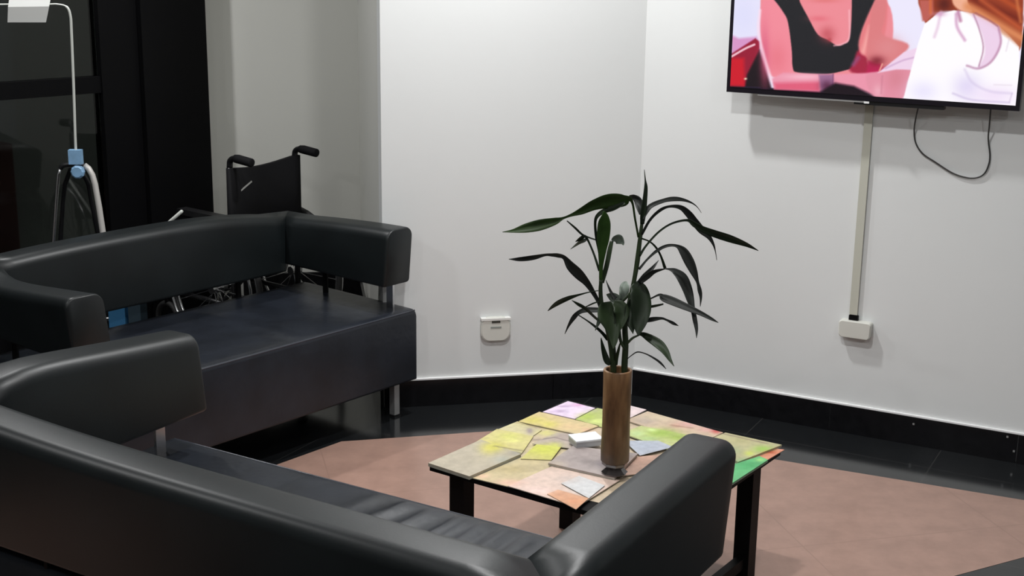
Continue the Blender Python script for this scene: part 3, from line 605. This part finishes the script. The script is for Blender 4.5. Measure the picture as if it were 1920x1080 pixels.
def leaf(mk, d0, d1_, pts, n=6):
    S = catmull([(x, y, w_) for x, y, w_ in pts], n); N = len(S); bm = bmesh.new(); rows = []
    ln = [0]
    for a, b in zip(S, S[1:]): ln.append(ln[-1]+math.hypot(b[0]-a[0], b[1]-a[1]))
    for i, (x, y, w_) in enumerate(S):
        t = ln[i]/ln[-1]; dep = YV+d0+(d1_-d0)*t**1.3; w_ = max(w_, .8)
        a = S[max(i-1, 0)]; b = S[min(i+1, N-1)]; tx, ty = b[0]-a[0], b[1]-a[1]; l = math.hypot(tx, ty) or 1; nx, ny = -ty/l, tx/l
        sc_ = 3.1/2571
        fold = .30*w_*sc_; lean = .35*w_*sc_*math.sin(3*t+d1_*40)
        row = []
        for k, f_ in ((-.5, 1), (-.27, .35), (0, 0), (.27, .35), (.5, 1)):
            row.append(bm.verts.new(Vector(aty(x+nx*w_*k, y+ny*w_*k, dep-fold*f_*.8+lean*k*2))))
        rows.append(row)
    for r0, r1 in zip(rows, rows[1:]):
        for k in range(4): bm.faces.new((r0[k], r0[k+1], r1[k+1], r1[k]))
    # a leaf has thickness: second skin behind
    bmesh.ops.recalc_face_normals(bm, faces=bm.faces)
    bmesh.ops.solidify(bm, geom=bm.faces[:], thickness=.0006)
    return obj('leaf', bm, LG[mk], pl, True)
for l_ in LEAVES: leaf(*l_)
def stem(pts, dep=0, m=mat('plant_stem', (.022, .036, .014), .4, noise=(40, .3))):
    S = catmull(pts, 6); bm = bmesh.new(); k = 3.1/2571
    tube(bm, [aty(x, y, YV+dep) for x, y, _ in S], [max(.0007, q[2]*.5*k) for q in S], 10); return obj('stem', bm, m, pl, True)
stem([(1150, 700, 12), (1150, 684, 13), (1148, 655, 14), (1143, 625, 14), (1135, 595, 12), (1128, 570, 9), (1126, 545, 8), (1127, 525, 7)], -.005)
stem([(1171, 705, 12), (1171, 684, 13), (1173, 645, 12), (1172, 610, 11), (1178, 575, 9), (1186, 540, 9), (1191, 515, 9), (1195, 490, 10), (1198, 465, 9), (1201, 440, 8), (1204, 415, 6)], .005)
stem([(1160, 572, 4), (1172, 560, 6), (1186, 545, 5)], .01)
stem([(1176, 644, 5), (1186, 634, 5), (1198, 628, 4)], 0)
stem([(1172, 655, 6), (1164, 640, 6), (1160, 615, 7), (1158, 590, 5)], .0)

# ------------------------------------------------------------------ television on the right wall
N2 = np.array([*n2, 0]); D2 = np.array([*d2, 0]); K3 = np.array([*K, 0])
OFF = .10                              # screen face stands this far off the wall
def tv(s, z, off): p = K3 + D2*s - N2*off; return Vector((p[0], p[1], z))
def tuv(x, y, off=OFF): q = onp(x, y, K3-N2*off, N2); return ((q-K3) @ D2, q[2])
s0, s1, zb0, zb1 = .329, 1.232, 1.117, 1.117+.522
t = thing('television', 'flat screen television mounted on the right wall showing two people at a table', 'television', tv((s0+s1)/2, zb0, 0))
bm = bmesh.new(); obox(bm, tv((s0+s1)/2, (zb0+zb1)/2, OFF-.014), D2, N2, (0, 0, 1), s1-s0, .026, zb1-zb0); bevel(bm, .003, 2); obj('housing', bm, mat('tv_black', (.006, .004, .008), .3), t)
bm = bmesh.new(); obox(bm, tv((s0+s1)/2-.02, zb0+.17, OFF-.042), D2, N2, (0, 0, 1), .70, .03, .28); bevel(bm, .01, 2); obj('rear_cover', bm, M_blkpl, t)
bm = bmesh.new(); obox(bm, tv(.80, zb0+.2, (OFF-.057)/2), D2, N2, (0, 0, 1), .22, OFF-.058, .2); bevel(bm, .003, 1); obj('wall_bracket', bm, M_blk, t)
# speaker bar under the lower edge and the thin silver strip
sa = tuv(1600, 195)[0]; sb = tuv(1769, 205)[0]
bm = bmesh.new(); obox(bm, tv((sa+sb)/2, zb0-.006, OFF-.02), D2, N2, (0, 0, 1), sb-sa, .03, .012); bevel(bm, .002, 1); obj('sensor_bar', bm, M_blkpl, t)
sa = tuv(1420, 175)[0]; sb = tuv(1622, 193)[0]
bm = bmesh.new(); obox(bm, tv((sa+sb)/2, zb0-.003, OFF-.012), D2, N2, (0, 0, 1), sb-sa, .02, .005); obj('lower_strip', bm, M_steel, t)
bm = bmesh.new(); lz = tuv(1625, 193); obox(bm, tv(lz[0], zb0-.004, OFF+.001), D2, N2, (0, 0, 1), .016, .004, .006); obj('indicator', bm, mat('pale_indicator', (.8, .8, .8), .3), t)
# picture
Z = lambda x, y: (1360+x*.1944, y*.1944)       # marks read off a magnified view, left half
Y_ = lambda x, y: (1640+x*.2036, y*.2036)      # right half
ZL = lambda L_: [Z(*p) for p in L_]; YL = lambda L_: [Y_(*p) for p in L_]
skin, skin2 = (238, 140, 150), (225, 105, 125)
PIC = [
 ('e', 1395, 30, 40, 60, (222, 222, 250), .9), ('p', ZL([(60, 340), (130, 370), (300, 355), (330, 420), (60, 520)]), (215, 150, 200), 6),
 ('p', ZL([(40, 530), (290, 370), (330, 400), (330, 900), (40, 900)]), (150, 20, 50), 3), ('p', ZL([(40, 560), (180, 560), (190, 830), (40, 830)]), (205, 20, 40), 8),
 ('l', ZL([(60, 545), (190, 470), (280, 430)]), (250, 210, 220), 4, 2, .9),
 ('p', ZL([(210, 720), (330, 480), (460, 900), (180, 900)]), (22, 8, 18), 5), ('e', *Z(195, 760), 3, 2, (250, 250, 210), 1), ('l', ZL([(190, 845), (330, 850)]), (90, 80, 130), 3, 3, .8),
 ('p', ZL([(0, 830), (460, 850), (920, 880), (1500, 930), (1500, 1100), (0, 1100)]), (12, 2, 22), 3),
 # person in the black top
 ('p', ZL([(720, -700), (880, -760), (1060, -700), (1120, -500), (1080, -300), (1000, -150), (880, -150), (760, -300), (700, -500)]), (225, 150, 140), 5),
 ('p', ZL([(660, -780), (880, -860), (1130, -780), (1210, -400), (1180, -100), (1090, -250), (1110, -560), (880, -720), (700, -560), (700, -250), (620, -100), (620, -500)]), (70, 35, 28), 8),
 ('e', *Z(820, -480), 7, 3, (60, 35, 35), .9), ('e', *Z(985, -480), 7, 3, (60, 35, 35), .9), ('e', *Z(820, -530), 11, 2, (90, 50, 40), .8), ('e', *Z(985, -530), 11, 2, (90, 50, 40), .8), ('e', *Z(905, -380), 6, 4, (200, 110, 105), .7), ('e', *Z(905, -290), 14, 4, (190, 60, 75), .9),
 ('p', ZL([(340, 0), (520, -70), (830, -120), (1040, -120), (1300, -60), (1560, 20), (1620, 300), (1560, 620), (1500, 700), (640, 720), (420, 400)]), skin, 3),
 ('p', ZL([(350, 40), (420, -30), (500, -40), (600, 200), (640, 460), (650, 700), (450, 740), (360, 500), (335, 250)]), (242, 140, 155), 4),
 ('e', *Z(500, 560), 22, 34, (232, 120, 135), .8), ('e', *Z(380, 540), 10, 60, (215, 90, 125), .7),
 ('l', ZL([(335, 100), (320, 300), (380, 560), (450, 780)]), (255, 225, 240), 4, 5, .8),
 ('p', ZL([(470, 0), (400, -40), (560, -70), (700, -60), (720, 20), (800, 170), (890, 330), (990, 385), (1080, 440), (1150, 420), (1195, 380), (1215, 200), (1220, 0), (1220, -60), (1470, -60), (1440, 20), (1380, 150), (1310, 330), (1290, 520), (1240, 640), (1150, 680), (960, 715), (700, 700), (650, 650), (640, 480), (605, 220), (560, 120)]), (28, 28, 33), 2),
 ('e', *Z(985, 330), 16, 16, (190, 75, 85), .7), ('e', *Z(900, 180), 20, 6, (225, 100, 115), .6), ('e', *Z(960, 5), 30, 5, (220, 110, 110), .6), ('l', ZL([(1195, 100), (1195, 360), (1130, 425), (1050, 440)]), (252, 190, 200), 3, 3, .7), ('e', *Z(1005, 385), 5, 5, (170, 50, 60), .6),
 ('p', ZL([(1290, 480), (1440, 560), (1620, 620), (1600, 760), (1220, 700), (1240, 600)]), (165, 35, 65), 6), ('l', ZL([(1235, 620), (1280, 560)]), (150, 90, 140), 6, 8, .7),
 ('p', ZL([(1300, 340), (1440, 20), (1560, 0), (1540, 330), (1440, 560), (1300, 500)]), (230, 125, 130), 5), ('l', ZL([(1330, 500), (1400, 260)]), (250, 175, 170), 8, 8, .8),
 # right arm of the table and hands
 ('p', YL([(-60, 320), (0, 0), (105, 0), (95, 180), (75, 320), (300, 400), (280, 480), (140, 590), (0, 640), (-70, 560)]), (220, 125, 128), 5), ('e', *Y_(120, 440), 28, 22, (222, 138, 142), .8),
 ('p', YL([(-60, 560), (70, 590), (60, 700), (-80, 700)]), (185, 30, 80), 6), ('e', *Y_(20, 560), 16, 10, (120, 25, 40), .8),
 ('p', ZL([(450, 760), (560, 700), (900, 715), (1000, 720), (1440, 700), (1700, 640), (1740, 700), (1700, 960), (1440, 930), (1250, 850), (920, 880), (470, 860)]), (236, 150, 172), 4),
 ('p', ZL([(470, 800), (910, 790), (910, 885), (480, 865)]), (222, 85, 115), 8, .85), ('e', *Z(760, 740), 40, 6, (248, 190, 205), .8),
 ('p', ZL([(900, 720), (1040, 715), (1045, 860), (920, 870)]), (150, 105, 145), 5, .9), ('e', *Z(980, 830), 14, 12, (80, 30, 60), .8), ('l', ZL([(1040, 715), (1035, 860)]), (110, 60, 100), 2, 2, .8),
 ('p', ZL([(1060, 800), (1240, 830), (1440, 925), (1440, 1000), (1060, 960), (920, 880)]), (20, 4, 18), 6),
 ('p', YL([(-80, 700), (60, 660), (330, 640), (300, 760), (260, 905), (0, 890)]), (228, 145, 165), 5), ('e', *Y_(200, 720), 22, 26, (212, 128, 142), .7), ('e', *Y_(30, 840), 10, 14, (240, 175, 190), .8), ('l', YL([(70, 700), (60, 860)]), (200, 120, 140), 2, 4, .7),
 ('p', YL([(30, 670), (270, 480), (420, 430), (380, 640), (200, 640)]), (240, 212, 236), 3), ('l', YL([(100, 630), (250, 560), (360, 530)]), (200, 160, 200), 3, 3, .7), ('l', YL([(70, 590), (45, 650)]), (240, 170, 150), 3, 2, .9),
 # person in the white shirt
 ('p', YL([(430, -200), (480, -480), (640, -700), (880, -760), (1120, -680), (1350, -420), (1350, 420), (1250, 350), (1140, 250), (900, 120), (720, 100), (600, 110), (520, 180), (470, 215), (430, 100), (400, 0)]), (150, 58, 30), 3),
 ('p', YL([(410, 0), (540, 0), (545, 130), (480, 200), (440, 190)]), (190, 95, 85), 5), ('l', YL([(515, -100), (515, 120)]), (225, 110, 50), 4, 5, .8), ('e', *Y_(640, 40), 16, 16, (85, 22, 15), .9),
 ('p', YL([(720, -60), (840, -60), (860, 30), (900, 110), (800, 100), (740, 60), (715, 10)]), (240, 175, 145), 4),
 ('p', YL([(265, 905), (340, 620), (400, 400), (460, 220), (560, 140), (730, 95), (860, 120), (1140, 240), (1230, 320), (1330, 430), (1345, 1000), (700, 960)]), (255, 252, 255), 2),
 ('l', YL([(860, 60), (1350, 350)]), (222, 140, 92), 16, 12, .9), ('l', YL([(900, -20), (1340, 180)]), (110, 30, 15), 12, 12, .8), ('l', YL([(980, 0), (1340, 260)]), (195, 90, 50), 8, 8, .8), ('l', YL([(1150, -20), (1340, 90)]), (180, 75, 35), 8, 6, .9), ('l', YL([(1300, -50), (1345, 200)]), (210, 120, 70), 5, 6, .8),
 ('l', YL([(1100, 230), (1230, 330), (1340, 420)]), (205, 130, 90), 6, 8, .7),
 ('l', YL([(750, 130), (760, 250), (830, 370)]), (205, 150, 190), 5, 5, .8), ('l', YL([(610, 110), (580, 250), (550, 340)]), (220, 180, 212), 4, 6, .7), ('l', YL([(770, 110), (790, 190)]), (180, 110, 150), 6, 5, .8), ('e', *Y_(600, 130), 12, 5, (215, 160, 195), .8),
 ('p', YL([(900, 130), (1080, 210), (1150, 260), (1160, 420), (1080, 560), (950, 630), (1010, 500), (990, 330), (930, 200)]), (236, 205, 232), 6, .9), ('l', YL([(910, 130), (960, 260), (1000, 440), (960, 610)]), (170, 120, 150), 2.5, 2.5, .8), ('l', YL([(1140, 250), (1160, 400), (1080, 560), (960, 630), (850, 605)]), (180, 125, 160), 3.5, 4, .85), ('l', YL([(930, 120), (1060, 190), (1130, 240)]), (160, 90, 100), 3, 3, .8),
 ('e', *Y_(850, 800), 30, 28, (222, 212, 244), .85), ('e', *Y_(450, 840), 30, 22, (232, 226, 252), .8), ('e', *Y_(1100, 880), 50, 22, (240, 222, 248), .8), ('l', YL([(830, 640), (900, 760), (1060, 840), (1260, 860)]), (205, 190, 225), 3, 6, .6), ('l', YL([(720, 860), (900, 920), (1240, 945)]), (200, 185, 222), 3, 4, .7), ('l', YL([(1240, 940), (1265, 860)]), (205, 185, 215), 2, 3, .7), ('l', YL([(1100, 780), (1260, 785)]), (228, 215, 228), 2, 3, .7), ('l', YL([(1210, 470), (1240, 350)]), (215, 200, 215), 2, 3, .6),
]
nu, nv = 420, 240
us = np.linspace(s0+.012, s1-.012, nu); vs_ = np.linspace(zb0+.016, zb1-.012, nv)
UU, VV = np.meshgrid(us, vs_); G = K3 + UU.ravel()[:, None]*D2 - N2*(OFF+.0006); G[:, 2] = VV.ravel()
faces = [(j*nu+i, j*nu+i+1, (j+1)*nu+i+1, (j+1)*nu+i) for j in range(nv-1) for i in range(nu-1)]
me = bpy.data.meshes.new('screen'); me.from_pydata((G-np.array(t.location)).tolist(), [], faces); me.update()
setcol(me, paint(projn(G), (236, 232, 252), PIC, True))
link('screen', me, vcmat('tv_picture', .25, emit=1.0), t)

# cable loop hanging below the television
def wallp(x, y, off): q = onp(x, y, K3-N2*off, N2); return q
pts = [(1723, 196), (1717, 222), (1714, 244), (1717, 268), (1730, 288), (1752, 303), (1785, 324), (1812, 333), (1832, 333), (1846, 325), (1854, 308), (1856, 290), (1853, 260), (1855, 235), (1858, 200)]
C_ = catmull(pts, 6); bm = bmesh.new(); nC = len(C_)
tube(bm, [wallp(q[0], q[1], .006+.05*max(0, 1-min(i, nC-1-i)/14)) for i, q in enumerate(C_)], .0024, 8)
tag(recenter(obj('power_cable', bm, mat('dark_cable', (.03, .03, .03), .4), None, True)), 'dark thin cable hanging in a loop under the right end of the television', 'cable')
# cable raceway and outlets
def suv(x, y): return tuv(x, y, 0)
cw = thing('cable_raceway', 'cream plastic cable channel running down the right wall from television to outlet', 'cable channel', (0, 0, 0))
pa = K3+D2*.778; cw.location = (pa[0], pa[1], .39)
bm = bmesh.new(); obox(bm, K3+D2*.772+np.array([0, 0, .765])-N2*.004, D2, N2, (0, 0, 1), .022, .007, .71); bevel(bm, .0008, 1); obj('channel_base', bm, M_race, cw)
bm = bmesh.new(); obox(bm, K3+D2*.772+np.array([0, 0, .765])-N2*.0095, D2, N2, (0, 0, 1), .026, .004, .71); bevel(bm, .0015, 2); obj('channel_cover', bm, M_race, cw)
ot = thing('wall_outlet', 'white outlet box low on the right wall at the foot of the cable channel', 'outlet', tuple(K3+D2*.785+np.array([0, 0, .32])))
bm = bmesh.new()
def rrect(w_, h_, r_, n=5, bulge=0):
    o = []
    for cx, cy, a0 in ((w_/2-r_, h_/2-r_, 0), (-w_/2+r_, h_/2-r_, 90), (-w_/2+r_, -h_/2+r_, 180), (w_/2-r_, -h_/2+r_, 270)):
        o += [(cx+r_*math.cos(rad(a0+90*i/n)), cy+r_*math.sin(rad(a0+90*i/n))) for i in range(n+1)]
    return o
def plate(bm, c, D, N, w_, h_, r_, t0, t1, taper=.0, lowtaper=0):
    out = rrect(w_, h_, r_); c = np.array(c)
    A_ = [bm.verts.new(c+D*x*(1+lowtaper*(y/h_))+np.array([0, 0, y])-N*t0) for x, y in out]
    k = 1-taper
    B_ = [bm.verts.new(c+D*x*(1+lowtaper*(y/h_))*(1)+np.array([0, 0, y])-N*(t1-.003)) for x, y in out]
    C2 = [bm.verts.new(c+D*x*(1+lowtaper*(y/h_))*k+np.array([0, 0, y*k])-N*t1) for x, y in out]
    n = len(out)
    for P_, Q_ in ((A_, B_), (B_, C2)):
        for i in range(n): bm.faces.new((P_[i], P_[(i+1) % n], Q_[(i+1) % n], Q_[i]))
    bm.faces.new(A_[::-1]); bm.faces.new(C2)
plate(bm, K3+D2*.784+np.array([0, 0, .364]), D2, N2, .104, .056, .010, .0005, .032, .06, .05); obj('outlet_box', bm, M_white, ot, False)
bm = bmesh.new(); obox(bm, K3+D2*.774+np.array([0, 0, .400])-N2*.009, D2, N2, (0, 0, 1), .03, .012, .016); obj('cable_entry', bm, M_blk, ot)
N1 = np.array([*n1, 0]); D1 = np.array([*d1, 0])
q1 = onp(930, 618, K3-N1*.02, N1); sq = (q1-K3) @ D1; zq = q1[2]
dp = thing('wall_socket', 'white rounded socket with a dark slot low on the back wall beside the sofa', 'socket', tuple(K3+D1*sq+np.array([0, 0, zq-.05])))
bm = bmesh.new(); plate(bm, K3+D1*sq+np.array([0, 0, zq]), D1, N1, .105, .086, .03, .0005, .020, .09, .04); obj('socket_body', bm, M_white, dp)
bm = bmesh.new(); obox(bm, K3+D1*(sq)+np.array([0, 0, zq+.037])-N1*.0115, D1, N1, (0, 0, 1), .104, .022, .008); bevel(bm, .003, 2); obj('top_cap', bm, mat('white_cap', (.75, .75, .72), .4), dp)
bm = bmesh.new(); obox(bm, K3+D1*sq+np.array([0, 0, zq+.028])-N1*.0205, D1, N1, (0, 0, 1), .03, .002, .008); bevel(bm, .0007, 1); obj('slot', bm, mat('dark_slot', (.05, .05, .04), .6), dp)
bm = bmesh.new(); obox(bm, K3+D1*sq+np.array([0, 0, zq+.008])-N1*.0205, D1, N1, (0, 0, 1), .038, .0015, .006); bevel(bm, .0005, 1); obj('label_strip', bm, mat('grey_strip', (.25, .27, .25), .6), dp)

# ------------------------------------------------------------------ wheelchair behind the sofa
wl = atz(430, 300, .77); wr = atz(552, 282, .77)
wc = thing('wheelchair', 'folded black wheelchair parked in the alcove behind the far sofa', 'wheelchair', ((wl[0]+wr[0])/2, (wl[1]+wr[1])/2, 0))
we = Vector((wr[0]-wl[0], wr[1]-wl[1], 0)); WW = we.length; we.normalize(); wb = Vector((we.y, -we.x, 0))   # wb points to the rear (handles)
WO = Vector((wl[0], wl[1], 0))
def WP(a, b, z): return WO + we*a + wb*b + Vector((0, 0, z))      # a across, b towards the rear
# back upholstery: sagging top edge
bm = bmesh.new(); n = 12; g1 = []; g2 = []
for i in range(n+1):
    u = -.04+1.08*i/n; zt = .752-.018*math.sin(math.pi*max(0, min(1, u)))-.012*(1-u)
    g1.append([bm.verts.new(WP(WW*u, .016-.02*math.sin(math.pi*u), zt)), bm.verts.new(WP(WW*u, .014-.02*math.sin(math.pi*u), .36))])
    g2.append([bm.verts.new(WP(WW*u, -.008-.02*math.sin(math.pi*u), zt)), bm.verts.new(WP(WW*u, -.012-.02*math.sin(math.pi*u), .36))])
for i in range(n):
    bm.faces.new((g1[i][0], g1[i+1][0], g1[i+1][1], g1[i][1])); bm.faces.new((g2[i][0], g2[i][1], g2[i+1][1], g2[i+1][0]))
    bm.faces.new((g1[i][0], g2[i][0], g2[i+1][0], g1[i+1][0])); bm.faces.new((g1[i][1], g1[i+1][1], g2[i+1][1], g2[i][1]))
bm.faces.new((g1[0][0], g1[0][1], g2[0][1], g2[0][0])); bm.faces.new((g1[-1][0], g2[-1][0], g2[-1][1], g1[-1][1]))
back = obj('backrest', bm, M_blkfab, wc, True)
lg0 = onp(451, 358, np.array(WP(WW*.3, .006, .6)), np.array(wb)); lg1 = onp(472, 340, np.array(WP(WW*.3, .006, .6)), np.array(wb))
bm = bmesh.new(); dv = Vector(lg1-lg0); obox(bm, (lg0+lg1)/2, dv, wb, dv.cross(wb), dv.length, .002, .006); obj('reflective_mark', bm, mat('mark_grey', (.4, .4, .38), .5), back)
bm = bmesh.new()
for a in (0, WW):
    tube(bm, [WP(a, 0, .18), WP(a, 0, .745)], .0115, 10)                              # back posts
    tube(bm, [WP(a, 0, .42), WP(a, -.36, .42), WP(a, -.40, .40), WP(a, -.42, .14)], .011, 10)     # seat rail to caster
    tube(bm, [WP(a, 0, .20), WP(a, -.38, .20)], .010, 10)
tube(bm, [WP(0, -.08, .20), WP(WW, -.08, .42)], .009, 8); tube(bm, [WP(WW, -.2, .20), WP(0, -.2, .42)], .009, 8)
obj('frame', bm, M_blkpl, wc, True)
for a in (0, WW):
    pth = catmull([tuple(WP(a, 0, .742)), tuple(WP(a, .006, .768)), tuple(WP(a, .03, .779)), tuple(WP(a, .065, .778))], 5)
    bm = bmesh.new(); tube(bm, pth, .0115, 10); h_ = obj('push_handle', bm, M_blkpl, wc, True)
    bm = bmesh.new(); tube(bm, [WP(a, .035, .779), WP(a, .05, .779), WP(a, .125, .773), WP(a, .128, .773)], [.0155, .017, .0165, .012], 12); obj('grip', bm, M_blkfab, h_, True)
    pth = [WP(a, -.02, .45), WP(a, -.02, .50), WP(a, -.06, .52), WP(a, -.30, .52), WP(a, -.34, .49), WP(a, -.34, .42)]
    bm = bmesh.new(); tube(bm, pth, .009, 8); ar = obj('arm_frame', bm, M_blkpl, wc, True)
    bm = bmesh.new(); obox(bm, WP(a, -.18, .538), wb, we, (0, 0, 1), .24, .045, .022); bevel(bm, .006, 2); obj('arm_pad', bm, M_blkpl, ar)
bm = bmesh.new(); obox(bm, WP(WW/2, -.19, .424), wb, we, (0, 0, 1), .38, WW-.02, .012); obj('seat', bm, M_blkfab, wc)
def wheel(a, b, r, sw):
    ctr = WP(a, b, r+.001); bm = bmesh.new(); N_ = 40
    ring = lambda R: [ctr+wb*R*math.cos(2*math.pi*i/N_)+Vector((0, 0, R*math.sin(2*math.pi*i/N_))) for i in range(N_+1)]
    def torus(R, rr, off=0):
        P_ = [p+we*off for p in ring(R)]; seg = 8; rows = []
        for i in range(N_):
            d = (P_[i]-ctr-we*off).normalized(); rows.append([bm.verts.new(P_[i]+d*rr*math.cos(2*math.pi*k/seg)+we*rr*math.sin(2*math.pi*k/seg)) for k in range(seg)])
        for i in range(N_):
            for k in range(seg): bm.faces.new((rows[i][k], rows[i][(k+1) % seg], rows[(i+1) % N_][(k+1) % seg], rows[(i+1) % N_][k]))
    torus(r-.011, .011); w_ = obj('wheel', bm, mat('rubber', (.012, .012, .012), .7), wc, True)
    if r > .1:
        bm = bmesh.new(); torus(r-.026, .006); torus(r-.03, .006, sw*.03); obj('rim', bm, M_chrome, w_, True)
        bm = bmesh.new()
        for i in range(18):
            th = 2*math.pi*i/18; tube(bm, [ctr+we*.01*(1 if i % 2 else -1), ctr+wb*(r-.03)*math.cos(th)+Vector((0, 0, (r-.03)*math.sin(th)))], .0016, 5)
        tube(bm, [ctr-we*.025, ctr+we*.025], .018, 12); obj('spokes', bm, M_chrome, w_)
    return w_
wheel(-.04, -.06, .27, -1); wheel(WW+.04, -.06, .27, 1); wheel(.0, -.42, .075, 1); wheel(WW, -.42, .075, 1)
# swing-away leg rest bar rising in front
p0 = aty(304, 428, 5.22); p1 = aty(341, 396, 5.12)
bm = bmesh.new(); tube(bm, [p0-(p1-p0)*1.1, p0, p1], .0065, 8)
tag(recenter(obj('walking_stick', bm, M_pole, None, True)), 'short pale metal stick leaning up behind the far sofa before the black column', 'stick')

# ------------------------------------------------------------------ walking frame with taped pole
YW = 4.72
def wx(x, y, dy=0): return Vector(aty(x, y, YW+dy))
fr = thing('walker', 'chrome walking frame with a black top bar behind the far sofa at the window', 'walker', (aty(150, 460, YW)[0], YW, 0))
def extend(p, q, z): t_ = (z-p.z)/(q.z-p.z); return p+(q-p)*t_
lft = [wx(100, 460), wx(104, 400), wx(108, 345)]; foot = extend(lft[1], lft[0], .012)
bm = bmesh.new(); tube(bm, [foot]+lft+[wx(110, 326), wx(114, 314)], .0065, 10); l1 = obj('leg', bm, M_chrome, fr, True)
bm = bmesh.new(); tube(bm, [foot-Vector((0, 0, .011)), foot+Vector((0, 0, .03))], [.014, .011], 12); obj('rubber_foot', bm, M_blkpl, l1)
rg = [wx(194, 443), wx(186, 390), wx(178, 345)]; foot = extend(rg[1], rg[0], .012)
bm = bmesh.new(); tube(bm, [foot]+rg+[wx(173, 328), wx(166, 316), wx(158, 310)], .0105, 10); l2 = obj('leg', bm, mat('pale_metal', (.62, .60, .57), .45, metal=.2), fr, True)
bm = bmesh.new(); tube(bm, [foot-Vector((0, 0, .011)), foot+Vector((0, 0, .03))], [.017, .014], 12); obj('rubber_foot', bm, M_blkpl, l2)
bm = bmesh.new(); tube(bm, catmull([tuple(wx(113, 316)), tuple(wx(120, 310)), tuple(wx(140, 308)), tuple(wx(158, 310))], 5), .0085, 10); obj('top_bar', bm, M_blkpl, fr, True)
bm = bmesh.new()
tube(bm, [extend(wx(118, 380, .1), wx(114, 440, .1), .012), wx(118, 380, .1), wx(122, 345, .06), wx(132, 318, .02), wx(152, 318, .02), wx(166, 345, .06), wx(172, 380, .1), extend(wx(172, 380, .1), wx(184, 440, .1), .012)], .008, 8)
obj('rear_frame', bm, M_blkpl, fr, True)
bm = bmesh.new(); pa_ = extend(lft[1], lft[0], .25); pb_ = extend(rg[1], rg[0], .25); tube(bm, [pa_, pb_], .007, 8); obj('cross_brace', bm, M_chrome, fr, True)
po = thing('hanging_pole', 'thin white bent pole rising from the blue tape along the window', 'pole', wx(143, 330, -.015))
bm = bmesh.new(); pp = [tuple(wx(146, 333, -.016)), tuple(wx(142, 280, -.016)), tuple(wx(138, 160, -.016)), tuple(wx(134, 60, -.016)), tuple(wx(132, 30, -.016)), tuple(wx(125, 13, -.016)), tuple(wx(108, 8, -.016)), tuple(wx(90, 8, -.016)), tuple(wx(40, 8, -.016)), tuple(wx(-60, 9, -.016)), tuple(wx(-160, 10, -.016))]
S_ = catmull(pp, 5); tube(bm, S_, [.0045 if i < 26 else .0028 for i in range(len(S_))], 10); obj('rod', bm, M_pole, po, True)
bm = bmesh.new(); c0 = wx(142, 294, -.016); obox(bm, c0, (1, 0, 0), (0, 1, 0), (-.0, 0, 1), .044, .026, .050); bevel(bm, .005, 2); tp = obj('blue_tape', bm, M_tape, po); tp['label'] = 'light blue tape wrapped around the pole foot'
bm = bmesh.new(); c1 = wx(146, 322, -.020)
lathe(bm, (0, 0, 0), [(0, -.012), (.018, -.012), (.024, -.006), (.024, .006), (.018, .012), (0, .012)], 10)
bm.transform(Matrix.Translation(c1) @ Matrix.Rotation(rad(90), 4, 'X')); kb = obj('tape_knot', bm, M_tape, po)
# paper folded over the pole
bm = bmesh.new()
fr_ = [wx(14, 42, -.024), wx(86, 42, -.024), wx(92, 12, -.024), wx(15, 13, -.024)]; up_ = [wx(15, 13, -.024), wx(92, 12, -.024), wx(97, -14, -.004), wx(19, -14, -.004)]
for q in (fr_, up_): bm.faces.new([bm.verts.new(p) for p in q])
bmesh.ops.remove_doubles(bm, verts=bm.verts, dist=.0005); bmesh.ops.solidify(bm, geom=bm.faces[:], thickness=.0015)
tag(recenter(obj('sheet_of_paper', bm, M_paper)), 'blank white sheet of paper folded over the horizontal part of the white pole', 'paper')

# blue crate and small things seen through the gap under the far sofa's backrest
def cratebox(name, label, cat, x0, y0, x1, y1, Y, dep, m):
    a = aty(x0, y1, Y); b = aty(x1, y0, Y); bm = bmesh.new()
    prism(bm, [(a[0], Y), (b[0], Y), (b[0]+dep*.5, Y+dep), (a[0]+dep*.5, Y+dep)], 0.0, b[2]); bevel(bm, .006, 2)
    return tag(recenter(obj(name, bm, m)), label, cat)
cratebox('plastic_bin', 'bright blue plastic bin behind the far sofa, glimpsed through the gap under its backrest', 'bin', 204, 566, 233, 600, 4.46, .03, M_bluepl)
cratebox('plastic_bin', 'dull grey blue bin right beside the bright blue bin behind the far sofa', 'bin', 241, 562, 262, 600, 4.46, .03, mat('grey_blue_plastic', (.08, .13, .17), .5))
